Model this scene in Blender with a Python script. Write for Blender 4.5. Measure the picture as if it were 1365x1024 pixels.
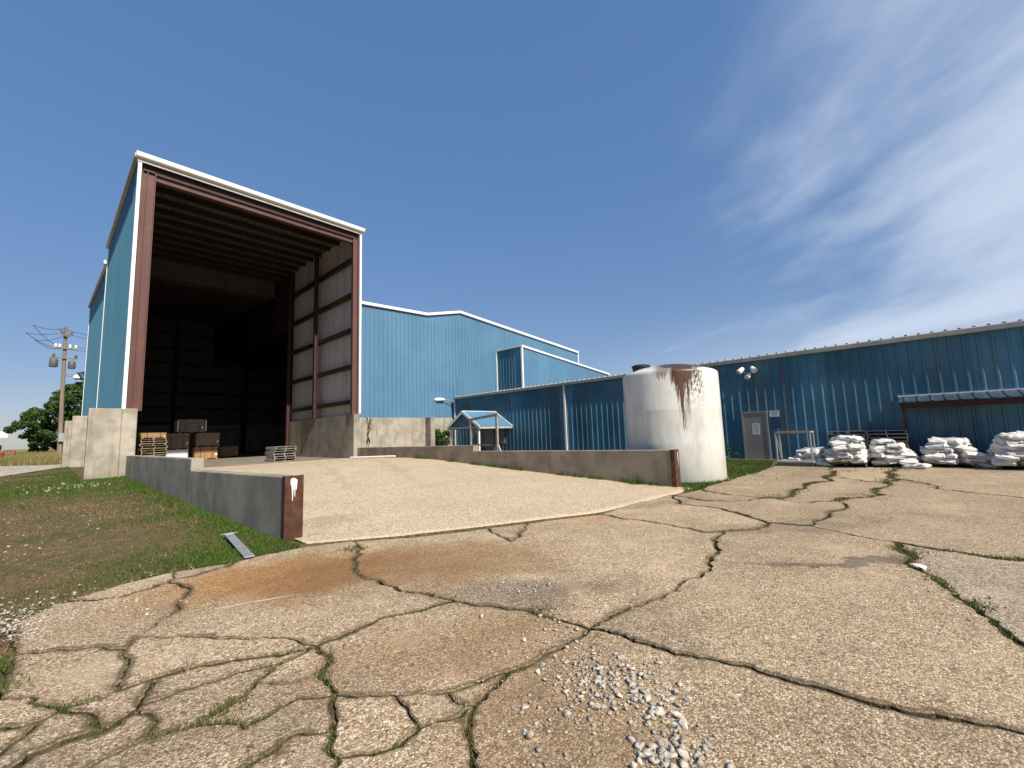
import bpy, bmesh, math, random
import numpy as np
from mathutils import Vector, Matrix, Quaternion
from mathutils.geometry import delaunay_2d_cdt
random.seed(7); rng = np.random.default_rng(11)
scn = bpy.context.scene
col = scn.collection
for o in list(bpy.data.objects): bpy.data.objects.remove(o)

# ------------------------------------------------------------------ camera, sky, sun, exposure
# world axes: X across the loading bay (right), Y into it, Z up; the camera stands over the origin
CAM_H = 1.62; FPX = 575.0
RT = Vector((0.68403, -0.72869, -0.03333)); UP = Vector((-0.05885, -0.10067, 0.99318)); FW = Vector((0.72708, 0.6774, 0.11175))
cam = bpy.data.cameras.new('camera'); camo = bpy.data.objects.new('camera', cam); col.objects.link(camo)
cam.sensor_width = 36.0; cam.lens = 36.0 * FPX / 1365.0; cam.clip_start = 0.05; cam.clip_end = 9000
m = Matrix((RT, UP, -FW)).transposed().to_4x4(); m.translation = (0, 0, CAM_H); camo.matrix_world = m
scn.camera = camo
SUN = Vector((-0.10, -1.0, 0.95)).normalized()
sun = bpy.data.lights.new('sun', 'SUN'); sun.energy = 4.6; sun.angle = math.radians(0.5); sun.color = (1.0, 0.93, 0.82)
suno = bpy.data.objects.new('sun', sun); col.objects.link(suno); suno.rotation_euler = SUN.to_track_quat('Z', 'Y').to_euler()
suno.location = (-5, -20, 40)
scn.view_settings.view_transform = 'Standard'; scn.view_settings.look = 'None'
scn.view_settings.gamma = 1.0; scn.view_settings.exposure = 0.48; scn.view_settings.use_curve_mapping = False

def gp(px, py, z=0.0):
    """photo pixel -> point on the level z"""
    d = FW + RT * ((px - 682.5) / FPX) - UP * ((py - 512.0) / FPX)
    t = (z - CAM_H) / d.z
    return (d.x * t, d.y * t)

# ------------------------------------------------------------------ node helpers
class NT:
    def __init__(s, tree): s.t = tree; s.n = tree.nodes; s.l = tree.links
    def add(s, typ, ins=None, **props):
        nd = s.n.new(typ)
        for k, v in props.items(): setattr(nd, k, v)
        for k, v in (ins or {}).items():
            sock = nd.inputs[k]
            if isinstance(v, bpy.types.NodeSocket): s.l.new(v, sock)
            else: sock.default_value = v
        return nd
    def math(s, op, a, b=0.0, c=None, clamp=False):
        ins = {0: a, 1: b}
        if c is not None: ins[2] = c
        return s.add('ShaderNodeMath', ins, operation=op, use_clamp=clamp).outputs[0]
    def noise(s, vec, scale, detail=4, rough=0.55, dist=0.0):
        return s.add('ShaderNodeTexNoise', {'Vector': vec, 'Scale': scale, 'Detail': detail, 'Roughness': rough, 'Distortion': dist}).outputs['Fac']
    def vmul(s, vec, v): return s.add('ShaderNodeVectorMath', {0: vec, 1: v}, operation='MULTIPLY').outputs[0]
    def vadd(s, vec, v): return s.add('ShaderNodeVectorMath', {0: vec, 1: v}, operation='ADD').outputs[0]
    def dot(s, vec, v): return s.add('ShaderNodeVectorMath', {0: vec, 1: v}, operation='DOT_PRODUCT').outputs['Value']
    def ss(s, v, a, b, lo=0.0, hi=1.0):
        return s.add('ShaderNodeMapRange', {0: v, 1: a, 2: b, 3: lo, 4: hi}, interpolation_type='SMOOTHSTEP').outputs[0]
    def ramp(s, v, stops):
        r = s.add('ShaderNodeValToRGB', {0: v}); e = r.color_ramp.elements
        while len(e) > 1: e.remove(e[-1])
        e[0].position = stops[0][0]; e[0].color = (*stops[0][1], 1)
        for p, c in stops[1:]:
            q = e.new(p); q.color = (*c, 1)
        return r.outputs[0]
    def mix(s, f, a, b, mode='MIX'):
        nd = s.n.new('ShaderNodeMix'); nd.data_type = 'RGBA'; nd.blend_type = mode
        for sock, v in ((nd.inputs[0], f), (nd.inputs[6], a), (nd.inputs[7], b)):
            if isinstance(v, bpy.types.NodeSocket): s.l.new(v, sock)
            else:
                sock.default_value = v if not isinstance(v, tuple) else (*v[:3], 1)
        return nd.outputs[2]
    def scale(s, c, f):
        nd = s.add('ShaderNodeVectorMath', {0: c}, operation='SCALE')
        if isinstance(f, bpy.types.NodeSocket): s.l.new(f, nd.inputs[3])
        else: nd.inputs[3].default_value = f
        return nd.outputs[0]

# world: clear sky, thin cirrus on the side of the sun's right
W = bpy.data.worlds.new('World'); scn.world = W; W.use_nodes = True
w = NT(W.node_tree); w.n.clear()
sky = w.add('ShaderNodeTexSky', sky_type='NISHITA')
sky.sun_disc = False; sky.sun_elevation = math.asin(SUN.z); sky.sun_rotation = math.atan2(SUN.x, SUN.y)
sky.air_density = 1.0; sky.dust_density = 0.35; sky.ozone_density = 2.0; sky.altitude = 200
tc = w.add('ShaderNodeTexCoord').outputs['Generated']
dz = w.math('MAXIMUM', w.dot(tc, (0, 0, 1)), 0.0)
inv = w.math('DIVIDE', 1.0, w.math('ADD', dz, 0.16))
pl = w.scale(tc, inv)
# long axis of the streaks
sx = w.dot(pl, (0.60, 0.80, 0)); sy = w.dot(pl, (-0.80, 0.60, 0))
cv = w.add('ShaderNodeCombineXYZ', {0: w.math('MULTIPLY', sx, 0.62), 1: w.math('MULTIPLY', sy, 1.1), 2: 2.3}).outputs[0]
n1 = w.noise(cv, 0.85, 5, 0.50, 0.9)
n2 = w.noise(w.vadd(cv, (4.0, 7.0, 0.0)), 4.2, 6, 0.6, 0.6)
cl = w.math('ADD', w.math('MULTIPLY', n1, 0.86), w.math('MULTIPLY', n2, 0.14))
side = w.ss(w.dot(tc, (0.684, -0.729, 0.0)), 0.10, 0.80, -0.22, 0.12)
cl = w.ss(w.math('ADD', cl, side), 0.38, 0.74)
hz = w.ss(dz, 0.0, 0.28, 0.30, 0.0)
cl = w.math('MAXIMUM', w.math('MULTIPLY', cl, 0.72), w.math('MULTIPLY', hz, w.ss(w.dot(tc, (0.684, -0.729, 0.0)), 0.05, 0.75, 0.0, 2.0)))
skg = w.add('ShaderNodeGamma', {0: sky.outputs[0], 1: 0.34}).outputs[0]
skg = w.add('ShaderNodeHueSaturation', {'Saturation': 2.15, 'Color': skg}).outputs[0]
skc = w.mix(cl, w.vmul(skg, (1.44, 1.50, 1.84)), (4.0, 4.5, 5.3))
bg = w.add('ShaderNodeBackground', {'Color': skc, 'Strength': 0.13})
w.l.new(bg.outputs[0], w.add('ShaderNodeOutputWorld').inputs[0])

# ------------------------------------------------------------------ materials
MATS = {}
def mat(name, rough=0.8, spec=0.3, metal=0.0):
    M = bpy.data.materials.new(name); M.use_nodes = True
    t = NT(M.node_tree); b = t.n['Principled BSDF']
    b.inputs['Roughness'].default_value = rough; b.inputs['Specular IOR Level'].default_value = spec; b.inputs['Metallic'].default_value = metal
    MATS[name] = M
    return M, t, b
def pos(t): return t.add('ShaderNodeNewGeometry').outputs['Position']
def orand(t): return t.add('ShaderNodeObjectInfo').outputs['Random']
def setc(t, b, c): t.l.new(c, b.inputs['Base Color'])
def bump(t, b, h, strength=0.3, dist=0.02):
    t.l.new(t.add('ShaderNodeBump', {'Height': h, 'Strength': strength, 'Distance': dist}).outputs[0], b.inputs['Normal'])

def simple(name, c, rough=0.7, spec=0.3, var=0.15, scale=6.0, metal=0.0, streak=False, bmp=0.0, dirt=None):
    M, t, b = mat(name, rough, spec, metal); P = pos(t)
    n = t.noise(t.vmul(P, (1, 1, 0.12)) if streak else P, scale, 5, 0.6)
    f = t.ss(n, 0.3, 0.7, 1 - var, 1 + var)
    f2 = t.math('MULTIPLY', f, t.ss(orand(t), 0, 1, 1 - var * 0.5, 1 + var * 0.5))
    cc = t.scale(t.add('ShaderNodeRGB').outputs[0], f2); t.n[-1] if False else None
    for nd in t.n:
        if nd.type == 'RGB': nd.outputs[0].default_value = (*c, 1)
    if dirt:
        n2 = t.noise(P, scale * 0.45, 6, 0.65)
        cc = t.mix(t.ss(n2, 0.52, 0.72, 0, dirt[1]), cc, dirt[0])
    setc(t, b, cc)
    if bmp: bump(t, b, t.noise(P, scale * 6, 4), bmp, 0.01)
    return M

def concrete(name, c, dark=(0.10, 0.095, 0.085), warm=(0.34, 0.27, 0.19), stain=0.5):
    M, t, b = mat(name, 0.88, 0.2); P = pos(t)
    n = t.noise(P, 1.3, 6, 0.6); n2 = t.noise(t.vmul(P, (1, 1, 0.10)), 3.2, 6, 0.62); n3 = t.noise(P, 38, 3, 0.6)
    cc = t.mix(t.ss(n, 0.35, 0.66), tuple(x * 0.74 for x in c), tuple(min(1, x * 1.14) for x in c))
    cc = t.mix(t.ss(n2, 0.50, 0.74, 0, stain), cc, dark)
    cc = t.mix(t.ss(t.noise(t.vmul(P, (1.3, 1.3, 0.3)), 1.1, 5), 0.52, 0.75, 0, 0.45), cc, warm)
    cc = t.mix(t.ss(n3, 0.42, 0.2, 0, 0.35), cc, dark)
    # lift lines of the formwork
    zz = t.dot(P, (0, 0, 1)); ln = t.math('ABSOLUTE', t.math('SUBTRACT', t.math('FRACT', t.math('MULTIPLY', zz, 1.64)), 0.5))
    cc = t.mix(t.ss(ln, 0.006, 0.016, 0.07, 0.0), cc, dark)
    setc(t, b, cc)
    h = t.math('ADD', t.math('MULTIPLY', t.noise(P, 60, 3), 0.4), t.math('MULTIPLY', t.noise(P, 9, 4), 0.8))
    bump(t, b, h, 0.35, 0.012)
    return M

def aggregate(name, tones, cell, tint, stains=(), lich=0.35, patch=0.5):
    """worn concrete with its pebbles showing"""
    M, t, b = mat(name, 0.9, 0.15); P = pos(t)
    dv = t.add('ShaderNodeTexNoise', {'Vector': P, 'Scale': cell * 0.6, 'Detail': 2})
    Pj = t.vadd(P, t.scale(dv.outputs['Color'], 0.35 / cell))
    vo = t.add('ShaderNodeTexVoronoi', {'Vector': Pj, 'Scale': cell}); 
    sep = t.add('ShaderNodeSeparateColor', {0: vo.outputs['Color']})
    peb = t.ramp(sep.outputs[0], tones)
    big = t.add('ShaderNodeTexVoronoi', {'Vector': Pj, 'Scale': cell * 0.43}); sb = t.add('ShaderNodeSeparateColor', {0: big.outputs['Color']})
    peb = t.mix(t.ss(sb.outputs[1], 0.80, 0.84, 0, 0.9), peb, t.ramp(sb.outputs[0], tones))
    cc = t.mix(t.ss(vo.outputs['Distance'], 0.42, 0.75, 0, 0.75), peb, (0.17, 0.13, 0.09))
    n = t.noise(P, 0.55, 6, 0.62); n2 = t.noise(P, 2.6, 6, 0.66)
    cc = t.mix(t.ss(n, 0.46, 0.70, 0, patch), cc, t.scale(cc, 0.62))
    cc = t.mix(t.ss(n2, 0.50, 0.74, 0, lich), cc, (0.20, 0.165, 0.115))
    cc = t.mix(t.ss(t.noise(t.vadd(P, (31, 7, 0)), 1.1, 5), 0.52, 0.72, 0, 0.35), cc, (0.58, 0.45, 0.30))
    cc = t.scale(cc, t.ss(orand(t), 0, 1, tint[0], tint[1]))
    nw = t.add('ShaderNodeTexNoise', {'Vector': P, 'Scale': 1.4, 'Detail': 6, 'Roughness': 0.6}).outputs['Color']
    Pw = t.vadd(P, t.scale(t.vadd(nw, (-0.5, -0.5, -0.5)), 1.5))
    for (x, y, rx, ry, ang, c, k) in stains:
        d = t.vadd(Pw, (-x, -y, 0)); ca, sa = math.cos(ang), math.sin(ang)
        a = t.math('DIVIDE', t.dot(d, (ca, sa, 0)), rx); e = t.math('DIVIDE', t.dot(d, (-sa, ca, 0)), ry)
        r = t.math('SQRT', t.math('ADD', t.math('MULTIPLY', a, a), t.math('MULTIPLY', e, e)))
        cc = t.mix(t.ss(r, 0.45, 1.15, k, 0.0), cc, t.mix(0.22, t.mix(1.0, cc, c, 'MULTIPLY'), tuple(q * 0.34 for q in c)))
    da = t.add('ShaderNodeAttribute', attribute_name='dirt').outputs['Fac']
    dm = t.ss(t.math('ADD', da, t.math('MULTIPLY', t.math('SUBTRACT', t.noise(P, 26, 5, 0.75), 0.5), 1.5)), 0.30, 0.95, 0, 0.88)
    cc = t.mix(dm, cc, t.mix(t.ss(t.noise(P, 7, 4), 0.4, 0.65), (0.105, 0.072, 0.042), (0.078, 0.064, 0.034)))
    setc(t, b, cc)
    h = t.math('SUBTRACT', t.math('MULTIPLY', t.noise(P, 5.0, 5), 1.2), vo.outputs['Distance'])
    bump(t, b, h, 0.55, 0.008)
    return M

PAVE_TONES = [(0.0, (0.11, 0.068, 0.036)), (0.16, (0.265, 0.175, 0.097)), (0.38, (0.395, 0.275, 0.160)), (0.62, (0.495, 0.360, 0.220)), (0.84, (0.615, 0.475, 0.310)), (0.97, (0.77, 0.66, 0.49))]
RUST = (0.90, 0.65, 0.36); BROWN = (0.75, 0.61, 0.45); BLACK = (0.30, 0.30, 0.32)
def stn(px, py, rx, ry, ang, c, k): return (*gp(px, py), rx, ry, ang, c, k)
STAINS = [stn(430, 760, 1.7, 1.0, -0.5, RUST, 0.85), stn(350, 775, 1.5, 0.9, -0.4, RUST, 0.6), stn(560, 750, 2.0, 1.1, -0.5, BROWN, 1.0), stn(300, 800, 1.6, 0.5, -0.4, BROWN, 0.4), stn(640, 760, 1.4, 0.5, -0.6, BROWN, 0.5),
          stn(770, 696, 1.6, 0.35, -0.4, RUST, 0.35), stn(690, 790, 1.1, 0.45, -0.9, BLACK, 0.45), stn(1115, 750, 1.4, 0.14, -0.85, BLACK, 0.7),
          stn(1050, 702, 2.0, 0.5, -0.7, BLACK, 0.35), stn(890, 672, 1.6, 0.4, -0.5, BLACK, 0.35), stn(600, 850, 1.1, 0.6, -0.5, BROWN, 0.5), stn(760, 990, 0.9, 0.7, 0.2, BROWN, 0.6), stn(860, 830, 0.9, 0.25, 0.5, BLACK, 0.25), stn(700, 870, 1.0, 0.6, 0.3, BROWN, 0.6), stn(240, 960, 1.2, 0.5, -0.4, BLACK, 0.25), stn(520, 880, 0.8, 0.5, -0.4, BROWN, 0.35)]
aggregate('aggregate_concrete', PAVE_TONES, 92, (0.86, 1.08), STAINS, lich=0.45, patch=0.6)
aggregate('pale_aggregate', [(0.0, (0.17, 0.12, 0.078)), (0.3, (0.35, 0.268, 0.18)), (0.7, (0.47, 0.375, 0.262)), (1.0, (0.64, 0.54, 0.41))], 70, (0.95, 1.0))
aggregate('ramp_concrete', [(0.0, (0.30, 0.215, 0.13)), (0.25, (0.53, 0.405, 0.265)), (0.65, (0.65, 0.515, 0.345)), (1.0, (0.78, 0.66, 0.48))], 64, (1.0, 1.0),
          [stn(430, 700, 0.9, 0.5, -0.5, BLACK, 0.25), stn(520, 640, 5, 0.25, 1.2, BROWN, 0.35), stn(440, 650, 5, 0.2, 1.3, BROWN, 0.3)], lich=0.12, patch=0.22)
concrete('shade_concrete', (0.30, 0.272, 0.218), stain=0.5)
concrete('brown_concrete', (0.275, 0.23, 0.17), stain=0.45)
concrete('wall_concrete', (0.375, 0.335, 0.268), stain=0.7)
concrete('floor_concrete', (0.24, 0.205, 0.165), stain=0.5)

def soil():
    M, t, b = mat('soil', 0.95, 0.1); P = pos(t)
    n = t.noise(P, 0.7, 6, 0.62); n2 = t.noise(P, 6, 5, 0.65); n3 = t.noise(P, 45, 3, 0.6)
    cc = t.mix(t.ss(n, 0.36, 0.66), (0.145, 0.088, 0.048), (0.072, 0.068, 0.028))
    cc = t.mix(t.ss(n2, 0.45, 0.68, 0, 0.65), cc, (0.20, 0.135, 0.075))
    cc = t.mix(t.ss(n3, 0.56, 0.72, 0, 0.5), cc, (0.42, 0.37, 0.29))
    far = t.ss(t.dot(P, (0, 1, 0)), 44, 60)
    cc = t.mix(far, cc, t.mix(t.ss(t.noise(P, 0.12, 5), 0.4, 0.6), (0.30, 0.235, 0.095), (0.13, 0.15, 0.05)))
    setc(t, b, cc); bump(t, b, t.math('ADD', n3, t.math('MULTIPLY', n2, 2.0)), 0.6, 0.03)
soil()
M, t, b = mat('crack_dirt', 0.97, 0.05); P = pos(t)
setc(t, b, t.mix(t.ss(t.noise(P, 14, 5), 0.35, 0.65), (0.062, 0.052, 0.028), (0.125, 0.10, 0.062))); bump(t, b, t.noise(P, 40, 4), 0.8, 0.02)
aggregate('road_gravel', [(0, (0.30, 0.27, 0.23)), (0.5, (0.48, 0.43, 0.36)), (1, (0.66, 0.61, 0.53))], 14, (1, 1), lich=0.2)

def blue(name, c, fade, streak=0.3, rough=0.42, grey=(0.10, 0.13, 0.13)):
    M, t, b = mat(name, rough, 0.4); P = pos(t)
    n = t.noise(t.vmul(P, (1, 1, 0.07)), 2.2, 5, 0.6); n2 = t.noise(P, 0.45, 4, 0.5)
    cc = t.mix(t.ss(n2, 0.35, 0.65), c, fade)
    cc = t.scale(cc, t.ss(orand(t), 0, 1, 1 - streak * 0.45, 1 + streak * 0.45))
    cc = t.mix(t.ss(n, 0.48, 0.75, 0, streak), cc, grey)
    setc(t, b, cc)
    t.l.new(t.ss(t.noise(P, 3, 4), 0.3, 0.7, rough - 0.08, rough + 0.15), b.inputs['Roughness'])
blue('blue_steel', (0.078, 0.182, 0.285), (0.092, 0.202, 0.31), 0.12)
blue('weathered_blue', (0.027, 0.112, 0.172), (0.060, 0.168, 0.238), 0.55, 0.40, (0.085, 0.125, 0.125))
blue('shaded_blue', (0.046, 0.138, 0.200), (0.052, 0.150, 0.215), 0.08)  # bay blue darkened, the side wall's shade is in the colour
simple('shaded_liner', (0.095, 0.092, 0.085), 0.6, 0.3, 0.12, 1.5)  # liner sheet with the bay's interior shade mixed into its colour
simple('liner_grey', (0.50, 0.485, 0.45), 0.55, 0.3, 0.12, 1.5, streak=True, dirt=((0.20, 0.17, 0.13), 0.4))
simple('white_trim', (0.74, 0.74, 0.71), 0.45, 0.4, 0.05, 2, streak=True)
simple('grey_trim', (0.40, 0.39, 0.35), 0.5, 0.4, 0.12, 2, dirt=((0.24, 0.22, 0.18), 0.4))
simple('galvanised', (0.42, 0.43, 0.44), 0.42, 0.5, 0.12, 8, 0.5)
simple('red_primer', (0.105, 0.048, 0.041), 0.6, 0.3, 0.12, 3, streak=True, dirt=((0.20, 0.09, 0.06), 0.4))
simple('shaded_primer', (0.034, 0.019, 0.017), 0.65, 0.3, 0.15, 3)  # frame primer darkened to carry the shade inside the bay
simple('rust_steel', (0.080, 0.036, 0.022), 0.8, 0.25, 0.3, 7, bmp=0.3, dirt=((0.14, 0.06, 0.03), 0.7))
simple('old_paint', (0.66, 0.64, 0.60), 0.7, 0.3, 0.1, 9)
simple('pallet_wood', (0.33, 0.245, 0.165), 0.85, 0.15, 0.3, 9, bmp=0.3, dirt=((0.16, 0.12, 0.085), 0.6))
simple('grey_wood', (0.29, 0.265, 0.23), 0.88, 0.15, 0.25, 9, bmp=0.3, dirt=((0.14, 0.125, 0.105), 0.6))
simple('old_wood', (0.105, 0.098, 0.088), 0.88, 0.15, 0.3, 9, bmp=0.3)
simple('shaded_red', (0.062, 0.027, 0.024), 0.65, 0.3, 0.15, 3)  # front columns' red, darkened for the shade farther in
simple('cardboard', (0.36, 0.215, 0.105), 0.85, 0.15, 0.12, 4, dirt=((0.24, 0.145, 0.075), 0.5))
simple('shaded_cardboard', (0.235, 0.185, 0.135), 0.85, 0.15, 0.12, 4, dirt=((0.15, 0.12, 0.09), 0.5))  # cardboard with shade put into the colour, for boxes out of the sun
simple('white_card', (0.72, 0.72, 0.70), 0.7, 0.2, 0.06, 5)
simple('door_paint', (0.235, 0.225, 0.19), 0.55, 0.35, 0.10, 3, dirt=((0.16, 0.14, 0.11), 0.45))
simple('white_plate', (0.62, 0.63, 0.62), 0.5, 0.3, 0.05, 6)
simple('print_grey', (0.20, 0.21, 0.23), 0.6, 0.3, 0.05, 6)
simple('navy_plate', (0.02, 0.05, 0.12), 0.5, 0.3, 0.05, 6)
simple('black_plastic', (0.022, 0.022, 0.024), 0.45, 0.4, 0.2, 5)
simple('bark', (0.12, 0.088, 0.06), 0.95, 0.1, 0.3, 8, bmp=0.5)
simple('pole_wood', (0.235, 0.19, 0.145), 0.92, 0.1, 0.2, 4, streak=True)
simple('transformer_grey', (0.10, 0.105, 0.11), 0.5, 0.4, 0.1, 3)
simple('red_paint', (0.26, 0.035, 0.03), 0.55, 0.3, 0.15, 4)
simple('lamp_white', (0.80, 0.80, 0.78), 0.35, 0.5, 0.04, 4)
simple('dark_roof', (0.035, 0.058, 0.085), 0.5, 0.4, 0.25, 3, dirt=((0.12, 0.12, 0.12), 0.5))
simple('awning_beam', (0.048, 0.026, 0.023), 0.8, 0.2, 0.2, 5)
simple('limestone', (0.47, 0.42, 0.345), 0.9, 0.15, 0.4, 17, bmp=0.4, dirt=((0.30, 0.24, 0.17), 0.7))
simple('rope_black', (0.018, 0.016, 0.015), 0.7, 0.2, 0.1, 4)

M, t, b = mat('sack_weave', 0.55, 0.3); P = pos(t)
cc = t.mix(t.ss(t.noise(P, 3.5, 5, 0.65), 0.48, 0.75, 0, 0.6), (0.70, 0.68, 0.64), (0.40, 0.38, 0.34))
cc = t.scale(cc, t.ss(orand(t), 0, 1, 0.86, 1.06)); setc(t, b, cc)
bump(t, b, t.math('ADD', t.noise(P, 16, 4, 0.6, 0.6), t.math('MULTIPLY', t.noise(P, 300, 1), 0.05)), 0.55, 0.03)

# tank: off-white poly with a run of rust-brown spill down one side
M, t, b = mat('tank_poly', 0.42, 0.35)
P = t.add('ShaderNodeTexCoord').outputs['Object']
zz = t.dot(P, (0, 0, 1)); uu = t.dot(P, (0.389, -0.921, 0)); ff = t.dot(P, (-0.921, -0.389, 0))
cc = t.mix(t.ss(t.noise(t.vmul(P, (1, 1, 0.5)), 1.7, 6, 0.62), 0.42, 0.72, 0, 0.6), (0.64, 0.63, 0.575), (0.40, 0.39, 0.345))
cc = t.mix(t.ss(t.noise(t.vmul(P, (1.5, 1.5, 0.12)), 5, 5, 0.6), 0.55, 0.75, 0, 0.35), cc, (0.40, 0.37, 0.30))
front = t.ss(ff, -0.2, 0.3)
streak = t.noise(t.vmul(P, (1, 1, 0.09)), 9.0, 6, 0.7); speck = t.noise(t.vmul(P, (1, 1, 0.35)), 24, 5, 0.72)
dn = t.math('SUBTRACT', 3.36, zz)
core = t.math('ABSOLUTE', t.math('SUBTRACT', uu, 0.36))
reach = t.ss(core, 0.0, 0.36, 2.4, 0.5)
run = t.math('MULTIPLY', t.ss(t.math('SUBTRACT', t.math('DIVIDE', dn, reach), t.math('MULTIPLY', t.math('SUBTRACT', streak, 0.5), 2.6)), 0.35, 0.75, 1, 0), t.ss(core, 0.25, 0.40, 1, 0))
spl = t.math('MULTIPLY', t.ss(t.math('ABSOLUTE', t.math('SUBTRACT', uu, 0.60)), 0.18, 0.42, 1, 0), t.ss(t.math('ADD', speck, t.ss(dn, 0.0, 2.0, 0.10, -0.14)), 0.54, 0.60))
drip = t.math('MULTIPLY', t.ss(t.math('ABSOLUTE', t.math('SUBTRACT', uu, 0.0)), 0.25, 0.55, 1, 0), t.ss(t.math('ADD', streak, t.ss(dn, 0.0, 0.7, 0.16, -0.3)), 0.52, 0.62, 0, 0.7))
top = t.math('MULTIPLY', t.ss(zz, 3.37, 3.41), t.ss(t.math('ADD', t.noise(P, 2.6, 5, 0.6), t.ss(uu, -0.75, 0.3, -0.25, 0.22)), 0.44, 0.52))
msk = t.math('MULTIPLY', front, t.math('MAXIMUM', t.math('MAXIMUM', run, spl), drip))
cc = t.mix(msk, cc, t.mix(t.ss(streak, 0.35, 0.65), (0.042, 0.020, 0.010), (0.105, 0.048, 0.022)))
cc = t.mix(t.math('MULTIPLY', top, 0.92), cc, (0.062, 0.04, 0.024))
setc(t, b, cc); bump(t, b, t.noise(P, 3, 4), 0.12, 0.03)

def leafmat(name, stops, trans=0.25):
    M, t, b = mat(name, 0.75, 0.2)
    a = t.add('ShaderNodeAttribute', attribute_name='tint').outputs['Fac']
    setc(t, b, t.ramp(a, stops))
    b.inputs['Transmission Weight'].default_value = 0.0
    tr = t.add('ShaderNodeBsdfTranslucent', {'Color': t.ramp(a, stops)})
    mx = t.add('ShaderNodeMixShader', {0: trans, 1: b.outputs[0], 2: tr.outputs[0]})
    t.l.new(mx.outputs[0], t.n['Material Output'].inputs[0])
leafmat('grass_blades', [(0.0, (0.070, 0.140, 0.018)), (0.35, (0.078, 0.112, 0.026)), (0.6, (0.105, 0.100, 0.040)), (0.8, (0.19, 0.140, 0.068)), (1.0, (0.35, 0.265, 0.135))])
leafmat('field_grass', [(0.0, (0.10, 0.135, 0.035)), (0.5, (0.27, 0.225, 0.085)), (1.0, (0.44, 0.34, 0.155))])
leafmat('tree_leaf', [(0.0, (0.028, 0.058, 0.014)), (0.5, (0.05, 0.095, 0.022)), (1.0, (0.095, 0.15, 0.035))], 0.2)

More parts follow.
